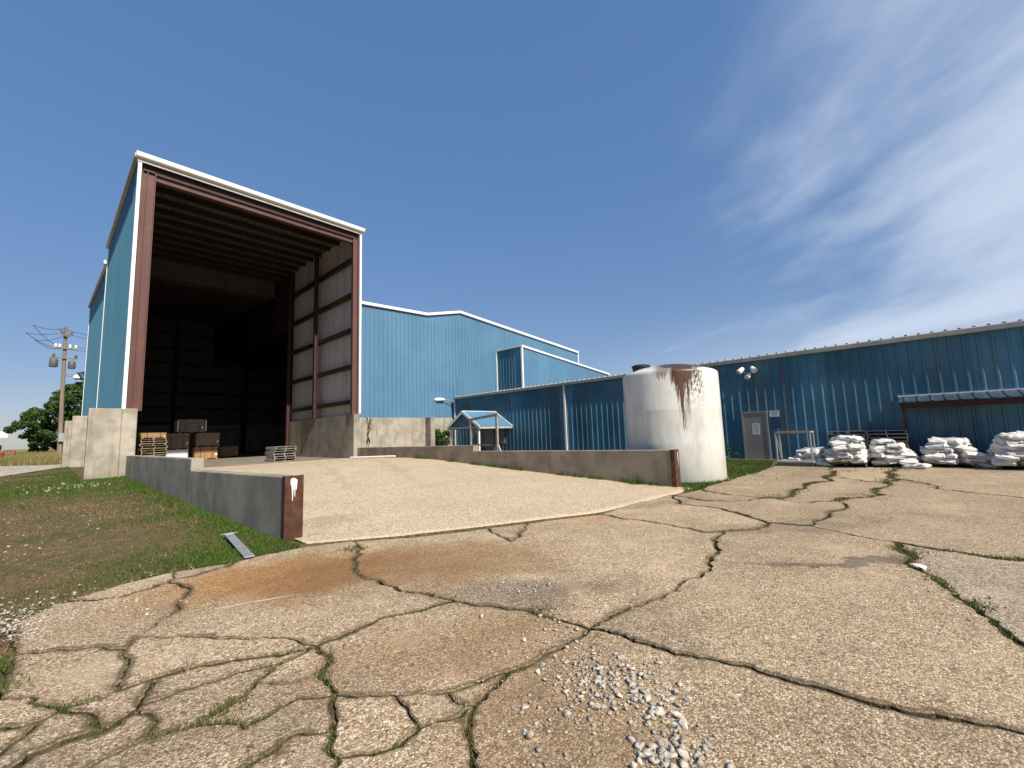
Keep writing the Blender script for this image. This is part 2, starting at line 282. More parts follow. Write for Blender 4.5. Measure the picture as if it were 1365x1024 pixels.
# ------------------------------------------------------------------ mesh helpers
def tag(o, label=None, cat=None, group=None, kind=None):
    if label: o['label'] = label
    if cat: o['category'] = cat
    if group: o['group'] = group
    if kind: o['kind'] = kind
    return o
def empty(name, loc, rz=0.0):
    o = bpy.data.objects.new(name, None); o.location = loc; o.rotation_euler.z = rz
    o.empty_display_size = 0.3; col.objects.link(o); return o
def thing(name, loc, label, cat, group=None, rz=0.0):
    return tag(empty(name, loc, rz), label, cat, group)
def link(name, me, parent=None, loc=None):
    o = bpy.data.objects.new(name, me); col.objects.link(o)
    if parent is not None: o.parent = parent
    if loc is not None: o.location = loc
    return o
class MB:
    def __init__(s): s.v = []; s.f = []; s.mi = []
    def add(s, vs, fs, mi=0):
        k = len(s.v); s.v += [tuple(p) for p in vs]; s.f += [tuple(i + k for i in f) for f in fs]; s.mi += [mi] * len(fs); return s
    def box(s, x0, x1, y0, y1, z0, z1, mi=0):
        v = [(x0, y0, z0), (x1, y0, z0), (x1, y1, z0), (x0, y1, z0), (x0, y0, z1), (x1, y0, z1), (x1, y1, z1), (x0, y1, z1)]
        return s.add(v, [(0, 3, 2, 1), (4, 5, 6, 7), (0, 1, 5, 4), (1, 2, 6, 5), (2, 3, 7, 6), (3, 0, 4, 7)], mi)
    def beam(s, a, b, w, h, up=(0, 0, 1), mi=0):
        """bar from a to b, w wide (sideways), h high (along up)"""
        a = Vector(a); b = Vector(b); d = (b - a).normalized(); u = Vector(up); sd = d.cross(u)
        if sd.length < 1e-4: u = Vector((0, 1, 0)); sd = d.cross(u)
        sd.normalize(); u = sd.cross(d).normalized(); sd = sd * (w / 2); u = u * (h / 2)
        v = [p + i * sd + j * u for p in (a, b) for i, j in ((-1, -1), (1, -1), (1, 1), (-1, 1))]
        return s.add(v, [(0, 1, 2, 3), (7, 6, 5, 4), (0, 4, 5, 1), (1, 5, 6, 2), (2, 6, 7, 3), (3, 7, 4, 0)], mi)
    def hcol(s, cx, cy, z0, z1, wx, wy, t=0.02, web='x'):
        """H section standing up"""
        if web == 'x':
            s.box(cx - wx / 2, cx - wx / 2 + t, cy - wy / 2, cy + wy / 2, z0, z1); s.box(cx + wx / 2 - t, cx + wx / 2, cy - wy / 2, cy + wy / 2, z0, z1)
            s.box(cx - wx / 2 + t, cx + wx / 2 - t, cy - t / 2, cy + t / 2, z0, z1)
        else:
            s.box(cx - wx / 2, cx + wx / 2, cy - wy / 2, cy - wy / 2 + t, z0, z1); s.box(cx - wx / 2, cx + wx / 2, cy + wy / 2 - t, cy + wy / 2, z0, z1)
            s.box(cx - t / 2, cx + t / 2, cy - wy / 2 + t, cy + wy / 2 - t, z0, z1)
        return s
    def tube(s, pts, r, n=8, mi=0, cap=True):
        pts = [Vector(p) for p in pts]; rs = r if isinstance(r, (list, tuple)) else [r] * len(pts)
        k = len(s.v); ref = Vector((0.31, 0.22, 0.93))
        for i, p in enumerate(pts):
            d = (pts[min(i + 1, len(pts) - 1)] - pts[max(i - 1, 0)]).normalized()
            a = d.cross(ref)
            if a.length < 0.05: a = d.cross(Vector((1, 0, 0)))
            a.normalize(); c = d.cross(a)
            for j in range(n):
                th = 2 * math.pi * j / n; s.v.append(tuple(p + (a * math.cos(th) + c * math.sin(th)) * rs[i]))
        for i in range(len(pts) - 1):
            for j in range(n):
                q = (j + 1) % n; s.f.append((k + i * n + j, k + i * n + q, k + (i + 1) * n + q, k + (i + 1) * n + j)); s.mi.append(mi)
        if cap:
            s.f.append(tuple(k + j for j in range(n))[::-1]); s.mi.append(mi)
            s.f.append(tuple(k + (len(pts) - 1) * n + j for j in range(n))); s.mi.append(mi)
        return s
    def lathe(s, prof, n=48, c=(0, 0), mi=0):
        k = len(s.v)
        for r, z in prof:
            for j in range(n):
                th = 2 * math.pi * j / n; s.v.append((c[0] + r * math.cos(th), c[1] + r * math.sin(th), z))
        for i in range(len(prof) - 1):
            for j in range(n):
                q = (j + 1) % n; s.f.append((k + i * n + j, k + i * n + q, k + (i + 1) * n + q, k + (i + 1) * n + j)); s.mi.append(mi)
        s.f.append(tuple(k + j for j in range(n))[::-1]); s.mi.append(mi)
        s.f.append(tuple(k + (len(prof) - 1) * n + j for j in range(n))); s.mi.append(mi)
        return s
    def prism(s, poly, d, mi=0):
        """closed polygon (3D points) pushed along d"""
        n = len(poly); d = Vector(d); a = [Vector(p) for p in poly]; b = [p + d for p in a]
        return s.add(a + b, [tuple(range(n))[::-1], tuple(range(n, 2 * n))] + [(i, (i + 1) % n, n + (i + 1) % n, n + i) for i in range(n)], mi)
    def mesh(s, name, mats, smooth=False, bevel=0.0, off=(0, 0, 0), segs=1):
        me = bpy.data.meshes.new(name)
        me.from_pydata([(a - off[0], b - off[1], c - off[2]) for a, b, c in s.v], [], s.f)
        mats = mats if isinstance(mats, (list, tuple)) else [mats]
        for q in mats: me.materials.append(MATS[q])
        if len(mats) > 1: me.polygons.foreach_set('material_index', s.mi)
        bm = bmesh.new(); bm.from_mesh(me)
        bmesh.ops.recalc_face_normals(bm, faces=bm.faces)
        if bevel: bmesh.ops.bevel(bm, geom=list(bm.edges), offset=bevel, segments=segs, affect='EDGES', clamp_overlap=True)
        if smooth:
            for f in bm.faces: f.smooth = True
            for e in bm.edges:
                if len(e.link_faces) == 2 and e.calc_face_angle(0) > 0.7: e.smooth = False
        bm.to_mesh(me); bm.free(); me.update(); return me
    def build(s, name, mats, parent=None, smooth=False, bevel=0.0, segs=1, local=False):
        off = (0, 0, 0) if (parent is None or local) else wloc(parent)
        return link(name, s.mesh(name, mats, smooth, bevel, off, segs), parent)
def wloc(o):
    p = Vector(o.location)
    while o.parent: o = o.parent; p = p + Vector(o.location)
    return p
def solo(name, mb, mats, label, cat, group=None, base=None, **kw):
    """a thing that is one mesh, its origin at its base"""
    xs = np.array(mb.v); b = base or ((xs[:, 0].min() + xs[:, 0].max()) / 2, (xs[:, 1].min() + xs[:, 1].max()) / 2, xs[:, 2].min())
    o = link(name, mb.mesh(name, mats, kw.get('smooth', False), kw.get('bevel', 0.0), b, kw.get('segs', 1)), None, b)
    return tag(o, label, cat, group)
def copy_tree(o, parent=None):
    c = o.copy(); col.objects.link(c); c.parent = parent
    for ch in o.children: copy_tree(ch, c)
    return c
def npmesh(name, V, F, mname, tint=None, smooth=False):
    V = np.asarray(V, np.float32); F = np.asarray(F, np.int32); me = bpy.data.meshes.new(name); k = F.shape[1]
    me.vertices.add(len(V)); me.vertices.foreach_set('co', V.ravel())
    me.loops.add(F.size); me.loops.foreach_set('vertex_index', F.ravel())
    me.polygons.add(len(F)); me.polygons.foreach_set('loop_start', np.arange(0, F.size, k, dtype=np.int32))
    try: me.polygons.foreach_set('loop_total', np.full(len(F), k, np.int32))
    except Exception: pass
    if smooth: me.polygons.foreach_set('use_smooth', np.ones(len(F), bool))
    if tint is not None:
        at = me.attributes.new('tint', 'FLOAT', 'POINT'); at.data.foreach_set('value', np.asarray(tint, np.float32))
    me.materials.append(MATS[mname]); me.update(calc_edges=True); me.validate(); return me

# smooth value noise for scatter masks and relief
_g = rng.random((64, 64))
def vn(x, y, s=1.0, o=0):
    x = np.asarray(x, float) * s + 17.3 * (o + 1); y = np.asarray(y, float) * s + 5.7 * (o + 1)
    xi = np.floor(x).astype(int); yi = np.floor(y).astype(int); fx = x - xi; fy = y - yi
    fx = fx * fx * (3 - 2 * fx); fy = fy * fy * (3 - 2 * fy); g = lambda a, b_: _g[a % 64, b_ % 64]
    return (g(xi, yi) * (1 - fx) + g(xi + 1, yi) * fx) * (1 - fy) + (g(xi, yi + 1) * (1 - fx) + g(xi + 1, yi + 1) * fx) * fy
def fbm(x, y, s=1.0, o=0): return 0.5 * vn(x, y, s, o) + 0.3 * vn(x, y, s * 2.1, o + 1) + 0.2 * vn(x, y, s * 4.3, o + 2)

# ------------------------------------------------------------------ the ground
def W2(pts): return [gp(*p) if len(p) == 2 else (p[0], p[1]) for p in pts]   # pixels, or (x, y, 'w') in metres
ww = lambda x, y: (x, y, 'w')
LAWN_EDGE = [(406, 729), (315, 749), (232, 762), (166, 778), (75, 803), (20, 830), (17, 873), (6, 905), (0, 930)]
RAMP_EDGE = [(895, 659), (800, 686), (702, 698), (650, 704), (520, 718), (469, 722), (406, 729)]
BOUND = [LAWN_EDGE + [ww(-0.6, 4.5), ww(-3, 3.4), ww(-9, 2), ww(-9, -14), ww(21.4, -14), ww(21.4, 4.6), (1025, 624), (985, 636), (935, 652), (912, 657)] + RAMP_EDGE]
CRACKS = [  # (grass density, width, points)
    (0.5, 1.0, [(469, 722), (475, 754), (518, 780), (574, 792), (605, 801)]),
    (0.7, 1.0, [(605, 801), (570, 811), (530, 819), (479, 837), (439, 853), (422, 861)]),
    (0.5, 0.9, [(605, 801), (652, 807), (704, 813), (739, 825), (787, 837)]),
    (0.35, 1.3, [(787, 837), (834, 813), (865, 801), (906, 778), (948, 747), (959, 734), (950, 720), (964, 708)]),
    (0.35, 1.0, [(787, 837), (810, 841), (846, 855), (900, 872), (931, 877), (1002, 890), (1055, 908), (1134, 929), (1188, 943), (1237, 954), (1300, 964), (1365, 977), ww(4.4, -1.2), ww(7, -4), ww(12, -14.6)]),
    (0.8, 1.3, [(787, 837), (755, 857), (716, 880), (676, 896), (652, 920), (633, 940)]),
    (0.9, 1.3, [(633, 940), (625, 959), (627, 987), (631, 1024), ww(1.3, 0.3), ww(0.6, -14.6)]),
    (0.5, 1.0, [(676, 896), (637, 910), (597, 922), (550, 924), (526, 925), (491, 926), (447, 926)]),
    (0.9, 1.5, [(422, 861), (437, 873), (430, 896), (447, 926)]),
    (1.0, 1.4, [(447, 926), (443, 947), (443, 975), (435, 999), (451, 1011)]),
    (0.6, 1.2, [(451, 1011), (440, 1040), ww(0.6, 1.6), ww(-0.6, 0), ww(-2, -14.6)]),
    (1.0, 1.3, [(633, 940), (613, 955), (577, 963), (558, 971), (534, 993), (499, 1005), (451, 1011)]),
    (0.4, 0.8, [(526, 925), (546, 951), (558, 971)]),
    (0.5, 0.8, [(597, 922), (605, 934), (633, 940)]),
    (0.8, 1.3, [(422, 861), (377, 882), (340, 911), (306, 940), (265, 964), (207, 981), (137, 1010), (90, 1040), ww(-1.5, 2.3), ww(-9.6, 0.6)]),
    (0.6, 1.0, [(422, 861), (373, 873), (290, 884), (248, 892), (199, 906), (153, 923), (83, 944), (54, 960), (25, 985), (0, 1006), ww(-1.2, 3.5), ww(-3, 3.4)]),
    (0.5, 1.0, [(377, 882), (298, 902), (232, 923), (186, 940), (141, 973), (83, 989), (41, 1006), (0, 1035), ww(-1.5, 2.9), ww(-9.6, 1.5)]),
    (0.4, 0.8, [(430, 896), (393, 909), (340, 911)]),
    (0.5, 0.8, [(447, 926), (398, 931), (373, 944), (327, 969), (265, 964)]),
    (0.8, 1.1, [(443, 975), (398, 977), (364, 1002), (335, 1018), (300, 1045), ww(-0.4, 1.7), ww(-9.6, -2)]),
    (0.2, 0.6, [(17, 873), (83, 865), (137, 861), (166, 865), (172, 882), (166, 898), (153, 923)]),
    (0.1, 0.6, [(166, 865), (178, 851), (207, 834), (236, 815), (250, 790), (232, 762)]),
    (0.1, 0.45, [(178, 851), (230, 850), (286, 851), (344, 851), (400, 856), (422, 861)]),
    (0.6, 1.3, [(75, 803), (130, 800), (166, 795), (215, 778), (262, 768), (315, 749)]),
    (0.5, 0.8, [(0, 930), (42, 927), (83, 944)]),
    (0.5, 0.8, [ww(-0.6, 4.5), (25, 968), (54, 960)]),
    (0.4, 0.7, [(199, 906), (186, 940)]), (0.7, 0.9, [(141, 973), (120, 950), (83, 944)]), (0.3, 0.6, [(207, 981), (186, 940)]),
    (0.05, 0.7, [(964, 708), (944, 710), (898, 701), (865, 695), (800, 686)]),
    (0.1, 1.2, [(964, 708), (1006, 706), (1022, 697), (1080, 701), (1122, 710), (1163, 718), (1192, 722)]),
    (1.8, 1.7, [(1192, 722), (1209, 737), (1238, 766), (1271, 790), (1295, 807), (1324, 828), (1365, 859), (1430, 905), ww(6.5, -2.2), ww(14, -14.6)]),
    (0.9, 1.4, [(1192, 722), (1229, 728), (1279, 735), (1312, 741), (1365, 746), (1450, 756), ww(12, -4), ww(22.2, -11.4)]),
    (0.5, 1.8, [(895, 659), (940, 668), (997, 668), (1031, 664), (1072, 648), (1105, 635), (1113, 629), ww(22.2, 1.9)]),
    (0.6, 1.5, [(935, 652), (973, 660), (1031, 664)]),
    (0.05, 1.3, [(895, 659), (906, 672), (968, 681), (1002, 691), (1022, 697)]),
    (0.9, 1.8, [(1031, 664), (1070, 671), (1117, 668), (1171, 660), (1192, 638), ww(22.2, -0.4)]),
    (0.2, 1.2, [(1105, 635), (1155, 642), (1192, 638)]),
    (0.1, 1.2, [(1192, 638), (1250, 652), (1365, 664), (1480, 672), ww(17, -5), ww(22.2, -6.4)]),
    (0.1, 1.0, [(1117, 668), (1100, 690), (1080, 701)]),
    (0.05, 0.5, [(650, 704), (681, 722), (702, 698)]),
]
def fractal(pts, amp, rnd):
    """control points stay, the stretches between them wander"""
    out = [pts[0]]
    for a, c in zip(pts[:-1], pts[1:]):
        L = math.hypot(c[0] - a[0], c[1] - a[1]); mid = ((a[0] + c[0]) / 2, (a[1] + c[1]) / 2); dist = math.hypot(*mid)
        step = max(0.045, 0.012 * dist); n = max(1, min(40, int(L / step)))
        k = 1
        while k < n: k *= 2
        off = [0.0] * (k + 1); q = k; a_ = amp * L
        while q > 1:
            for i in range(q // 2, k, q): off[i] = 0.5 * (off[i - q // 2] + off[i + q // 2]) + rnd.uniform(-1, 1) * a_
            q //= 2; a_ *= 0.62
        nx, ny = -(c[1] - a[1]) / L, (c[0] - a[0]) / L
        for i in range(1, k + 1):
            tt = i / k; o = off[i] if i < k else 0.0
            out.append((a[0] + (c[0] - a[0]) * tt + nx * o, a[1] + (c[1] - a[1]) * tt + ny * o))
    return out
rnd = random.Random(3)
bnd = W2(BOUND[0]); poly_b = fractal(bnd, 0.04, rnd)
lines = [(0.3, 0.8, poly_b)] + [(d, wd, fractal(W2(p), 0.10, rnd)) for d, wd, p in CRACKS]
segs = []; 
for li, (d, wd, p) in enumerate(lines):
    for a, c in zip(p[:-1], p[1:]): segs.append((a[0], a[1], c[0], c[1], li))
S = np.array([s_[:4] for s_ in segs]); cuts = [[] for _ in segs]
for i in range(len(segs)):
    p = S[i, :2]; r = S[i, 2:] - p; q = S[i + 1:, :2]; s_ = S[i + 1:, 2:] - q
    den = r[0] * s_[:, 1] - r[1] * s_[:, 0]; den = np.where(np.abs(den) < 1e-12, 1e-12, den); dq = q - p
    tt = (dq[:, 0] * s_[:, 1] - dq[:, 1] * s_[:, 0]) / den; uu_ = (dq[:, 0] * r[1] - dq[:, 1] * r[0]) / den
    for j in np.nonzero((tt > 1e-6) & (tt < 1 - 1e-6) & (uu_ > 1e-6) & (uu_ < 1 - 1e-6))[0]:
        pt = p + r * tt[j]; cuts[i].append(tuple(pt)); cuts[i + 1 + j].append(tuple(pt))
nodes = []; nidx = {}
def node(p):
    kx, ky = round(p[0] / 0.012), round(p[1] / 0.012)
    for a in (-1, 0, 1):
        for c in (-1, 0, 1):
            if (kx + a, ky + c) in nidx: return nidx[(kx + a, ky + c)]
    nidx[(kx, ky)] = len(nodes); nodes.append((p[0], p[1])); return len(nodes) - 1
EDG = {}
for i, s_ in enumerate(segs):
    a = np.array(s_[:2]); seq = sorted([s_[:2]] + cuts[i] + [s_[2:4]], key=lambda p: (p[0] - a[0]) ** 2 + (p[1] - a[1]) ** 2)
    ids = [node(p) for p in seq]
    for x, y in zip(ids[:-1], ids[1:]):
        if x != y: EDG[(min(x, y), max(x, y))] = s_[4]
adj = {}
for x, y in EDG: adj.setdefault(x, set()).add(y); adj.setdefault(y, set()).add(x)
dang = [x for x in adj if len(adj[x]) == 1]
while dang:
    x = dang.pop()
    if len(adj[x]) != 1: continue
    y = adj[x].pop(); adj[y].discard(x)
    if len(adj[y]) == 1: dang.append(y)
order = {x: sorted(adj[x], key=lambda y: math.atan2(nodes[y][1] - nodes[x][1], nodes[y][0] - nodes[x][0])) for x in adj if adj[x]}
seen = set(); faces = []
for x in order:
    for y in order[x]:
        if (x, y) in seen: continue
        f = []; a, c = x, y
        while (a, c) not in seen:
            seen.add((a, c)); f.append(a); nb = order[c]; a, c = c, nb[(nb.index(a) - 1) % len(nb)]
        area = sum(nodes[f[i]][0] * nodes[f[(i + 1) % len(f)]][1] - nodes[f[(i + 1) % len(f)]][0] * nodes[f[i]][1] for i in range(len(f))) / 2
        if area > 0.02: faces.append((area, f))

def in_poly(x, y, poly):
    x = np.asarray(x, float); y = np.asarray(y, float); ins = np.zeros(x.shape, bool)
    for (x0, y0), (x1, y1) in zip(poly, poly[1:] + poly[:1]):
        if y0 == y1: continue
        c = ((y0 > y) != (y1 > y)) & (x < (x1 - x0) * (y - y0) / (y1 - y0) + x0); ins ^= c
    return ins
def ground_z(x, y):
    x = np.asarray(x, float); y = np.asarray(y, float)
    left = np.clip((6.0 - x) / 4.0, 0, 1)
    rise = 0.46 * np.clip((y - 8.0) / 14.6, 0, 1)
    bumps = 0.05 * (fbm(x, y, 0.6, 3) - 0.5) + 0.03 * (fbm(x, y, 2.2, 5) - 0.5)
    return rise * left + bumps - 0.02
ax = list(np.arange(-12, 24.01, 0.3)); ay = list(np.arange(-5, 32.01, 0.3))
def outward(a):
    lo, hi, st = a[0], a[-1], 0.5; L, H = [], []
    while lo > -5200: st *= 1.3; lo -= st; L.append(lo)
    st = 0.5
    while hi < 5200: st *= 1.3; hi += st; H.append(hi)
    return np.array(L[::-1] + a + H)
gx, gy = outward(ax), outward(ay); GX, GY = np.meshgrid(gx, gy, indexing='ij')
fade = np.clip((300 - np.hypot(GX, GY)) / 260, 0, 1)
GZ = ground_z(GX, GY) * np.where(GY > 22, 1, 1) * (0.3 + 0.7 * fade)
insb = in_poly(GX, GY, bnd)
GZ = np.where(insb, -0.14, GZ)
nx_, ny_ = GX.shape; I = np.arange(nx_ * ny_).reshape(nx_, ny_)
F = np.stack([I[:-1, :-1].ravel(), I[1:, :-1].ravel(), I[1:, 1:].ravel(), I[:-1, 1:].ravel()], 1)
tag(link('ground', npmesh('ground', np.stack([GX.ravel(), GY.ravel(), GZ.ravel()], 1), F, 'soil', smooth=True)), kind='structure')

bm = bmesh.new(); bm.faces.new([bm.verts.new((x, y, -0.038)) for x, y in bnd]); bmesh.ops.triangulate(bm, faces=bm.faces)
me = bpy.data.meshes.new('pavement'); bm.to_mesh(me); bm.free(); me.materials.append(MATS['crack_dirt'])
pave = tag(link('pavement', me), kind='structure')

def inset(poly, ws):
    n = len(poly); out = []
    for i in range(n):
        p0, p1, p2 = poly[i - 1], poly[i], poly[(i + 1) % n]
        d1 = (p1[0] - p0[0], p1[1] - p0[1]); d2 = (p2[0] - p1[0], p2[1] - p1[1]); l1 = math.hypot(*d1) or 1e-9; l2 = math.hypot(*d2) or 1e-9
        n1 = (-d1[1] / l1, d1[0] / l1); n2 = (-d2[1] / l2, d2[0] / l2); bx, by = n1[0] + n2[0], n1[1] + n2[1]; bl = math.hypot(bx, by)
        if bl < 0.3: bx, by, bl = n2[0], n2[1], 1.0
        k = ws[i] / max(0.55, bl / 2); out.append((p1[0] + bx / bl * k, p1[1] + by / bl * k))
    return out
sunk = gp(1300, 775)
for area, f in faces:
    poly = [nodes[i] for i in f]; cx = sum(p[0] for p in poly) / len(poly); cy = sum(p[1] for p in poly) / len(poly)
    ws = []
    for i in range(len(f)):
        a, c = f[i], f[(i + 1) % len(f)]; wd = lines[EDG[(min(a, c), max(a, c))]][1]
        dist = math.hypot(*poly[i]); ws.append(wd * (0.011 + 0.0008 * dist) * (0.55 + 0.9 * rnd.random()) * (0.5 + 1.0 * float(vn(poly[i][0], poly[i][1], 2.0, 4))))
    r1 = inset(poly, ws); r0 = inset(poly, [w_ + 0.010 for w_ in ws]); n = len(poly)
    pale = bool(in_poly(sunk[0], sunk[1], poly)); dz0 = rnd.uniform(-0.006, 0.006) - (0.008 if pale else 0); tx, ty = rnd.uniform(-1, 1) * 0.003, rnd.uniform(-1, 1) * 0.003
    zt = lambda x, y: dz0 + tx * max(-2, min(2, x - cx)) + ty * max(-2, min(2, y - cy))
    A = np.array(poly); near = math.hypot(*min(poly, key=lambda p: math.hypot(*p)))
    B0 = np.array(r0); T_ = np.roll(B0, -1, 0) - np.roll(B0, 1, 0); T_ /= np.maximum(1e-9, np.linalg.norm(T_, axis=1))[:, None]; Nn = np.stack([-T_[:, 1], T_[:, 0]], 1)
    cand = [B0[::2] + Nn[::2] * o_ * (1 + 0.05 * near) * (0.7 + 0.6 * rng.random((len(B0[::2]), 1))) for o_ in (0.03, 0.075, 0.15)]
    lo, hi = B0.min(0), B0.max(0); st = max(0.22, (hi - lo).max() / 26); ng = [np.arange(lo[k], hi[k], st) for k in (0, 1)]
    gg = np.stack(np.meshgrid(*ng), -1).reshape(-1, 2); cand.append(gg + (rng.random(gg.shape) - .5) * st * 0.6); C_ = np.concatenate(cand)
    A2 = np.roll(B0, -1, 0) - B0; l2 = np.maximum(1e-12, (A2 ** 2).sum(1))
    def dist_edge(Q):
        out = np.empty(len(Q))
        for k in range(0, len(Q), 200):
            q = Q[k:k + 200, None, :] - B0[None]; u_ = np.clip((q * A2).sum(2) / l2, 0, 1); out[k:k + 200] = np.sqrt(((q - u_[..., None] * A2) ** 2).sum(2)).min(1)
        return out
    dd = dist_edge(C_); C_ = C_[in_poly(C_[:, 0], C_[:, 1], r0) & (dd > 0.012)]
    P2 = [Vector(p) for p in r0] + [Vector(p) for p in C_]
    ov, oe, of, _, _, _ = delaunay_2d_cdt(P2, [(i, (i + 1) % n) for i in range(n)], [], 1, 1e-5)
    Q = np.array([v[:] for v in ov]); dq = dist_edge(Q); wmean = float(np.mean(ws))
    rel = np.minimum(1, dq / 0.06) * (0.008 * (fbm(Q[:, 0], Q[:, 1], 1.6, 6) - 0.5) + 0.005 * (fbm(Q[:, 0], Q[:, 1], 5.0, 8) - 0.5))
    dirt = np.exp(-dq / (0.020 + 0.0028 * near)) * np.clip(2.6 * fbm(Q[:, 0], Q[:, 1], 2.3, 19) - 0.55, 0.10, 1)
    V = [(a - cx, c - cy, zt(a, c) + float(r)) for (a, c), r in zip(Q, rel)]; nt0 = len(V); F_ = [tuple(f_) for f_ in of]
    V += [(x - cx, y - cy, zt(x, y)) for x, y in r0] + [(x - cx, y - cy, zt(x, y) - 0.009) for x, y in r1] + [(x - cx, y - cy, -0.052) for x, y in r1]; nf = len(F_)
    for k in (0, n):
        for i in range(n): F_.append((nt0 + k + i, nt0 + k + n + i, nt0 + k + n + (i + 1) % n, nt0 + k + (i + 1) % n))
    me = bpy.data.meshes.new('slab'); me.from_pydata(V, [], F_)
    at_ = me.attributes.new('dirt', 'FLOAT', 'POINT'); at_.data.foreach_set('value', np.concatenate([dirt, np.full(3 * n, 0.75)]).astype(np.float32))
    me.materials.append(MATS['pale_aggregate' if pale else 'aggregate_concrete']); me.materials.append(MATS['crack_dirt'])
    me.polygons.foreach_set('material_index', [0] * (nf + n) + [1] * n); me.polygons.foreach_set('use_smooth', [True] * nf + [False] * (2 * n)); me.update()
    link('slab', me, pave, (cx, cy, 0))

# ramp up to the bay
def yfront(x): return float(np.interp(x, [2.5, 2.8, 3.83, 5.3, 7.39, 10.5, 12], [7.2, 7.08, 6.36, 5.64, 4.7, 4.45, 4.5]))
def ramp_z(x, y):
    yf = yfront(x); ys = y - (yf - 5.0) * max(0.0, 1 - (y - yf) / 9.0)
    return float(np.interp(ys, [4.5, 5.0, 6.4, 9.5, 12.6, 15.5, 17.5, 20, 22.7, 24], [-0.012, -0.004, 0.035, 0.19, 0.375, 0.545, 0.60, 0.575, 0.52, 0.50]))
NXR, NYR = 36, 70; V = []; 
for i in range(NXR + 1):
    for j in range(NYR + 1):
        tx = i / NXR; ty = j / NYR
        x0 = 2.72 + 9.0 * tx; yf = yfront(x0) + 0.05 * float(vn(x0, 1, 3)); y = yf + (23.4 - yf) * ty
        xl = 2.83 + (2.22 - 2.83) * (y - 7.6) / 15.0; x = xl + (11.72 - xl) * tx
        V.append((x, y, ramp_z(x, y) + 0.004 + 0.008 * float(fbm(x, y, 1.2, 2)) * min(1.0, (y - yf) / 1.0)))
base = len(V); V += [(V[i * (NYR + 1)][0], V[i * (NYR + 1)][1] - 0.012, -0.06) for i in range(NXR + 1)]
F = [(i * (NYR + 1) + j, (i + 1) * (NYR + 1) + j, (i + 1) * (NYR + 1) + j + 1, i * (NYR + 1) + j + 1) for i in range(NXR) for j in range(NYR)]
F += [(base + i, base + i + 1, (i + 1) * (NYR + 1), i * (NYR + 1)) for i in range(NXR)]
me = npmesh('ramp', V, F, 'ramp_concrete'); me.materials.append(MATS['crack_dirt'])
for q in me.polygons[-NXR:]: q.material_index = 1
tag(link('ramp', me), kind='structure')
tag(MB().box(2.0, 21.5, 23.2, 55.2, 0.35, 0.50).build('floor', 'floor_concrete'), kind='structure')
# gravel road beyond the lawn
rd = [gp(0, 636, .46), gp(45, 629, .46), gp(84, 623, .46), (3.0, 38.5), (3.0, 42.5), gp(60, 620.5, .46), gp(0, 622, .46), (-14, 52), (-60, 62), (-60, 36), (-12, 27)]
bm = bmesh.new(); bm.faces.new([bm.verts.new((x, y, float(ground_z(x, y)) * 0 + 0.475)) for x, y in rd]); bmesh.ops.triangulate(bm, faces=bm.faces)
me = bpy.data.meshes.new('gravel_road'); bm.to_mesh(me); bm.free(); me.materials.append(MATS['road_gravel']); tag(link('gravel_road', me), kind='structure')

# ------------------------------------------------------------------ sheet-metal cladding, one object per sheet
def cladding(parent, name, o, d, e, n, L, t0, t1, mats, rib=0.345, per=3, h=0.032, s0=0.0):
    """sheets side by side from o along d; each runs along e from t0(s) to t1(s); ribs stand out along n"""
    o, d, e, n = Vector(o), Vector(d).normalized(), Vector(e).normalized(), Vector(n).normalized(); pw = wloc(parent); s = s0; cache = {}
    f0 = t0 if callable(t0) else (lambda q: t0); f1 = t1 if callable(t1) else (lambda q: t1)
    const = not callable(t0) and not callable(t1)
    while s < L - 0.02:
        wd = min(rib * per, L - s); key = round(wd, 4)
        if const and key in cache: me = cache[key]
        else:
            prof = []; k = 0.0
            while k < wd - 1e-6:
                for a, hh in ((0.0, 0.0), (0.5 * rib - 0.055, 0.0), (0.5 * rib - 0.03, h), (0.5 * rib + 0.03, h), (0.5 * rib + 0.055, 0.0)):
                    if k + a < wd: prof.append((k + a, hh))
                k += rib
            prof.append((wd, 0.0)); mb = MB(); m_ = len(prof)
            for side, off in ((0, 0.0), (1, -0.006)):
                vs = []
                for (a, hh) in prof: vs.append(d * a + n * (hh + off) + e * f0(s + a)); vs.append(d * a + n * (hh + off) + e * f1(s + a))
                mb.add(vs, [(2 * i, 2 * i + 2, 2 * i + 3, 2 * i + 1) for i in range(m_ - 1)], side)
            me = bpy.data.meshes.new(name); me.from_pydata(mb.v, [], mb.f)
            for q in mats: me.materials.append(MATS[q])
            me.polygons.foreach_set('material_index', mb.mi); me.update()
            if const: cache[key] = me
        link(name, me, parent, o + d * s - pw); s += wd

# ------------------------------------------------------------------ tall open-fronted bay
XL, XR, YF, YM, YB = 1.92, 11.74, 22.6, 36.5, 55.0
bay = thing('warehouse_bay', (6.8, 30, 0.4), 'tall blue steel loading bay with open front and dark red frame', 'building')
roof1 = lambda y: 13.62 + (y - YF) * 0.036
roof2 = lambda y: 12.95 + (y - YM) * 0.08
cladding(bay, 'wall_panel', (XL, YF, 0), (0, 1, 0), (0, 0, 1), (-1, 0, 0), YM - YF, 2.85, lambda s: roof1(YF + s), ('shaded_blue', 'liner_grey'))
cladding(bay, 'wall_panel', (XL + 0.03, YM, 0), (0, 1, 0), (0, 0, 1), (-1, 0, 0), YB - YM, 2.85, lambda s: roof2(YM + s), ('shaded_blue', 'liner_grey'))
cladding(bay, 'wall_panel', (XR - 0.06, YF + 0.1, 0), (0, 1, 0), (0, 0, 1), (1, 0, 0), 9.6, 2.75, lambda s: roof1(YF + s), ('blue_steel', 'liner_grey'))
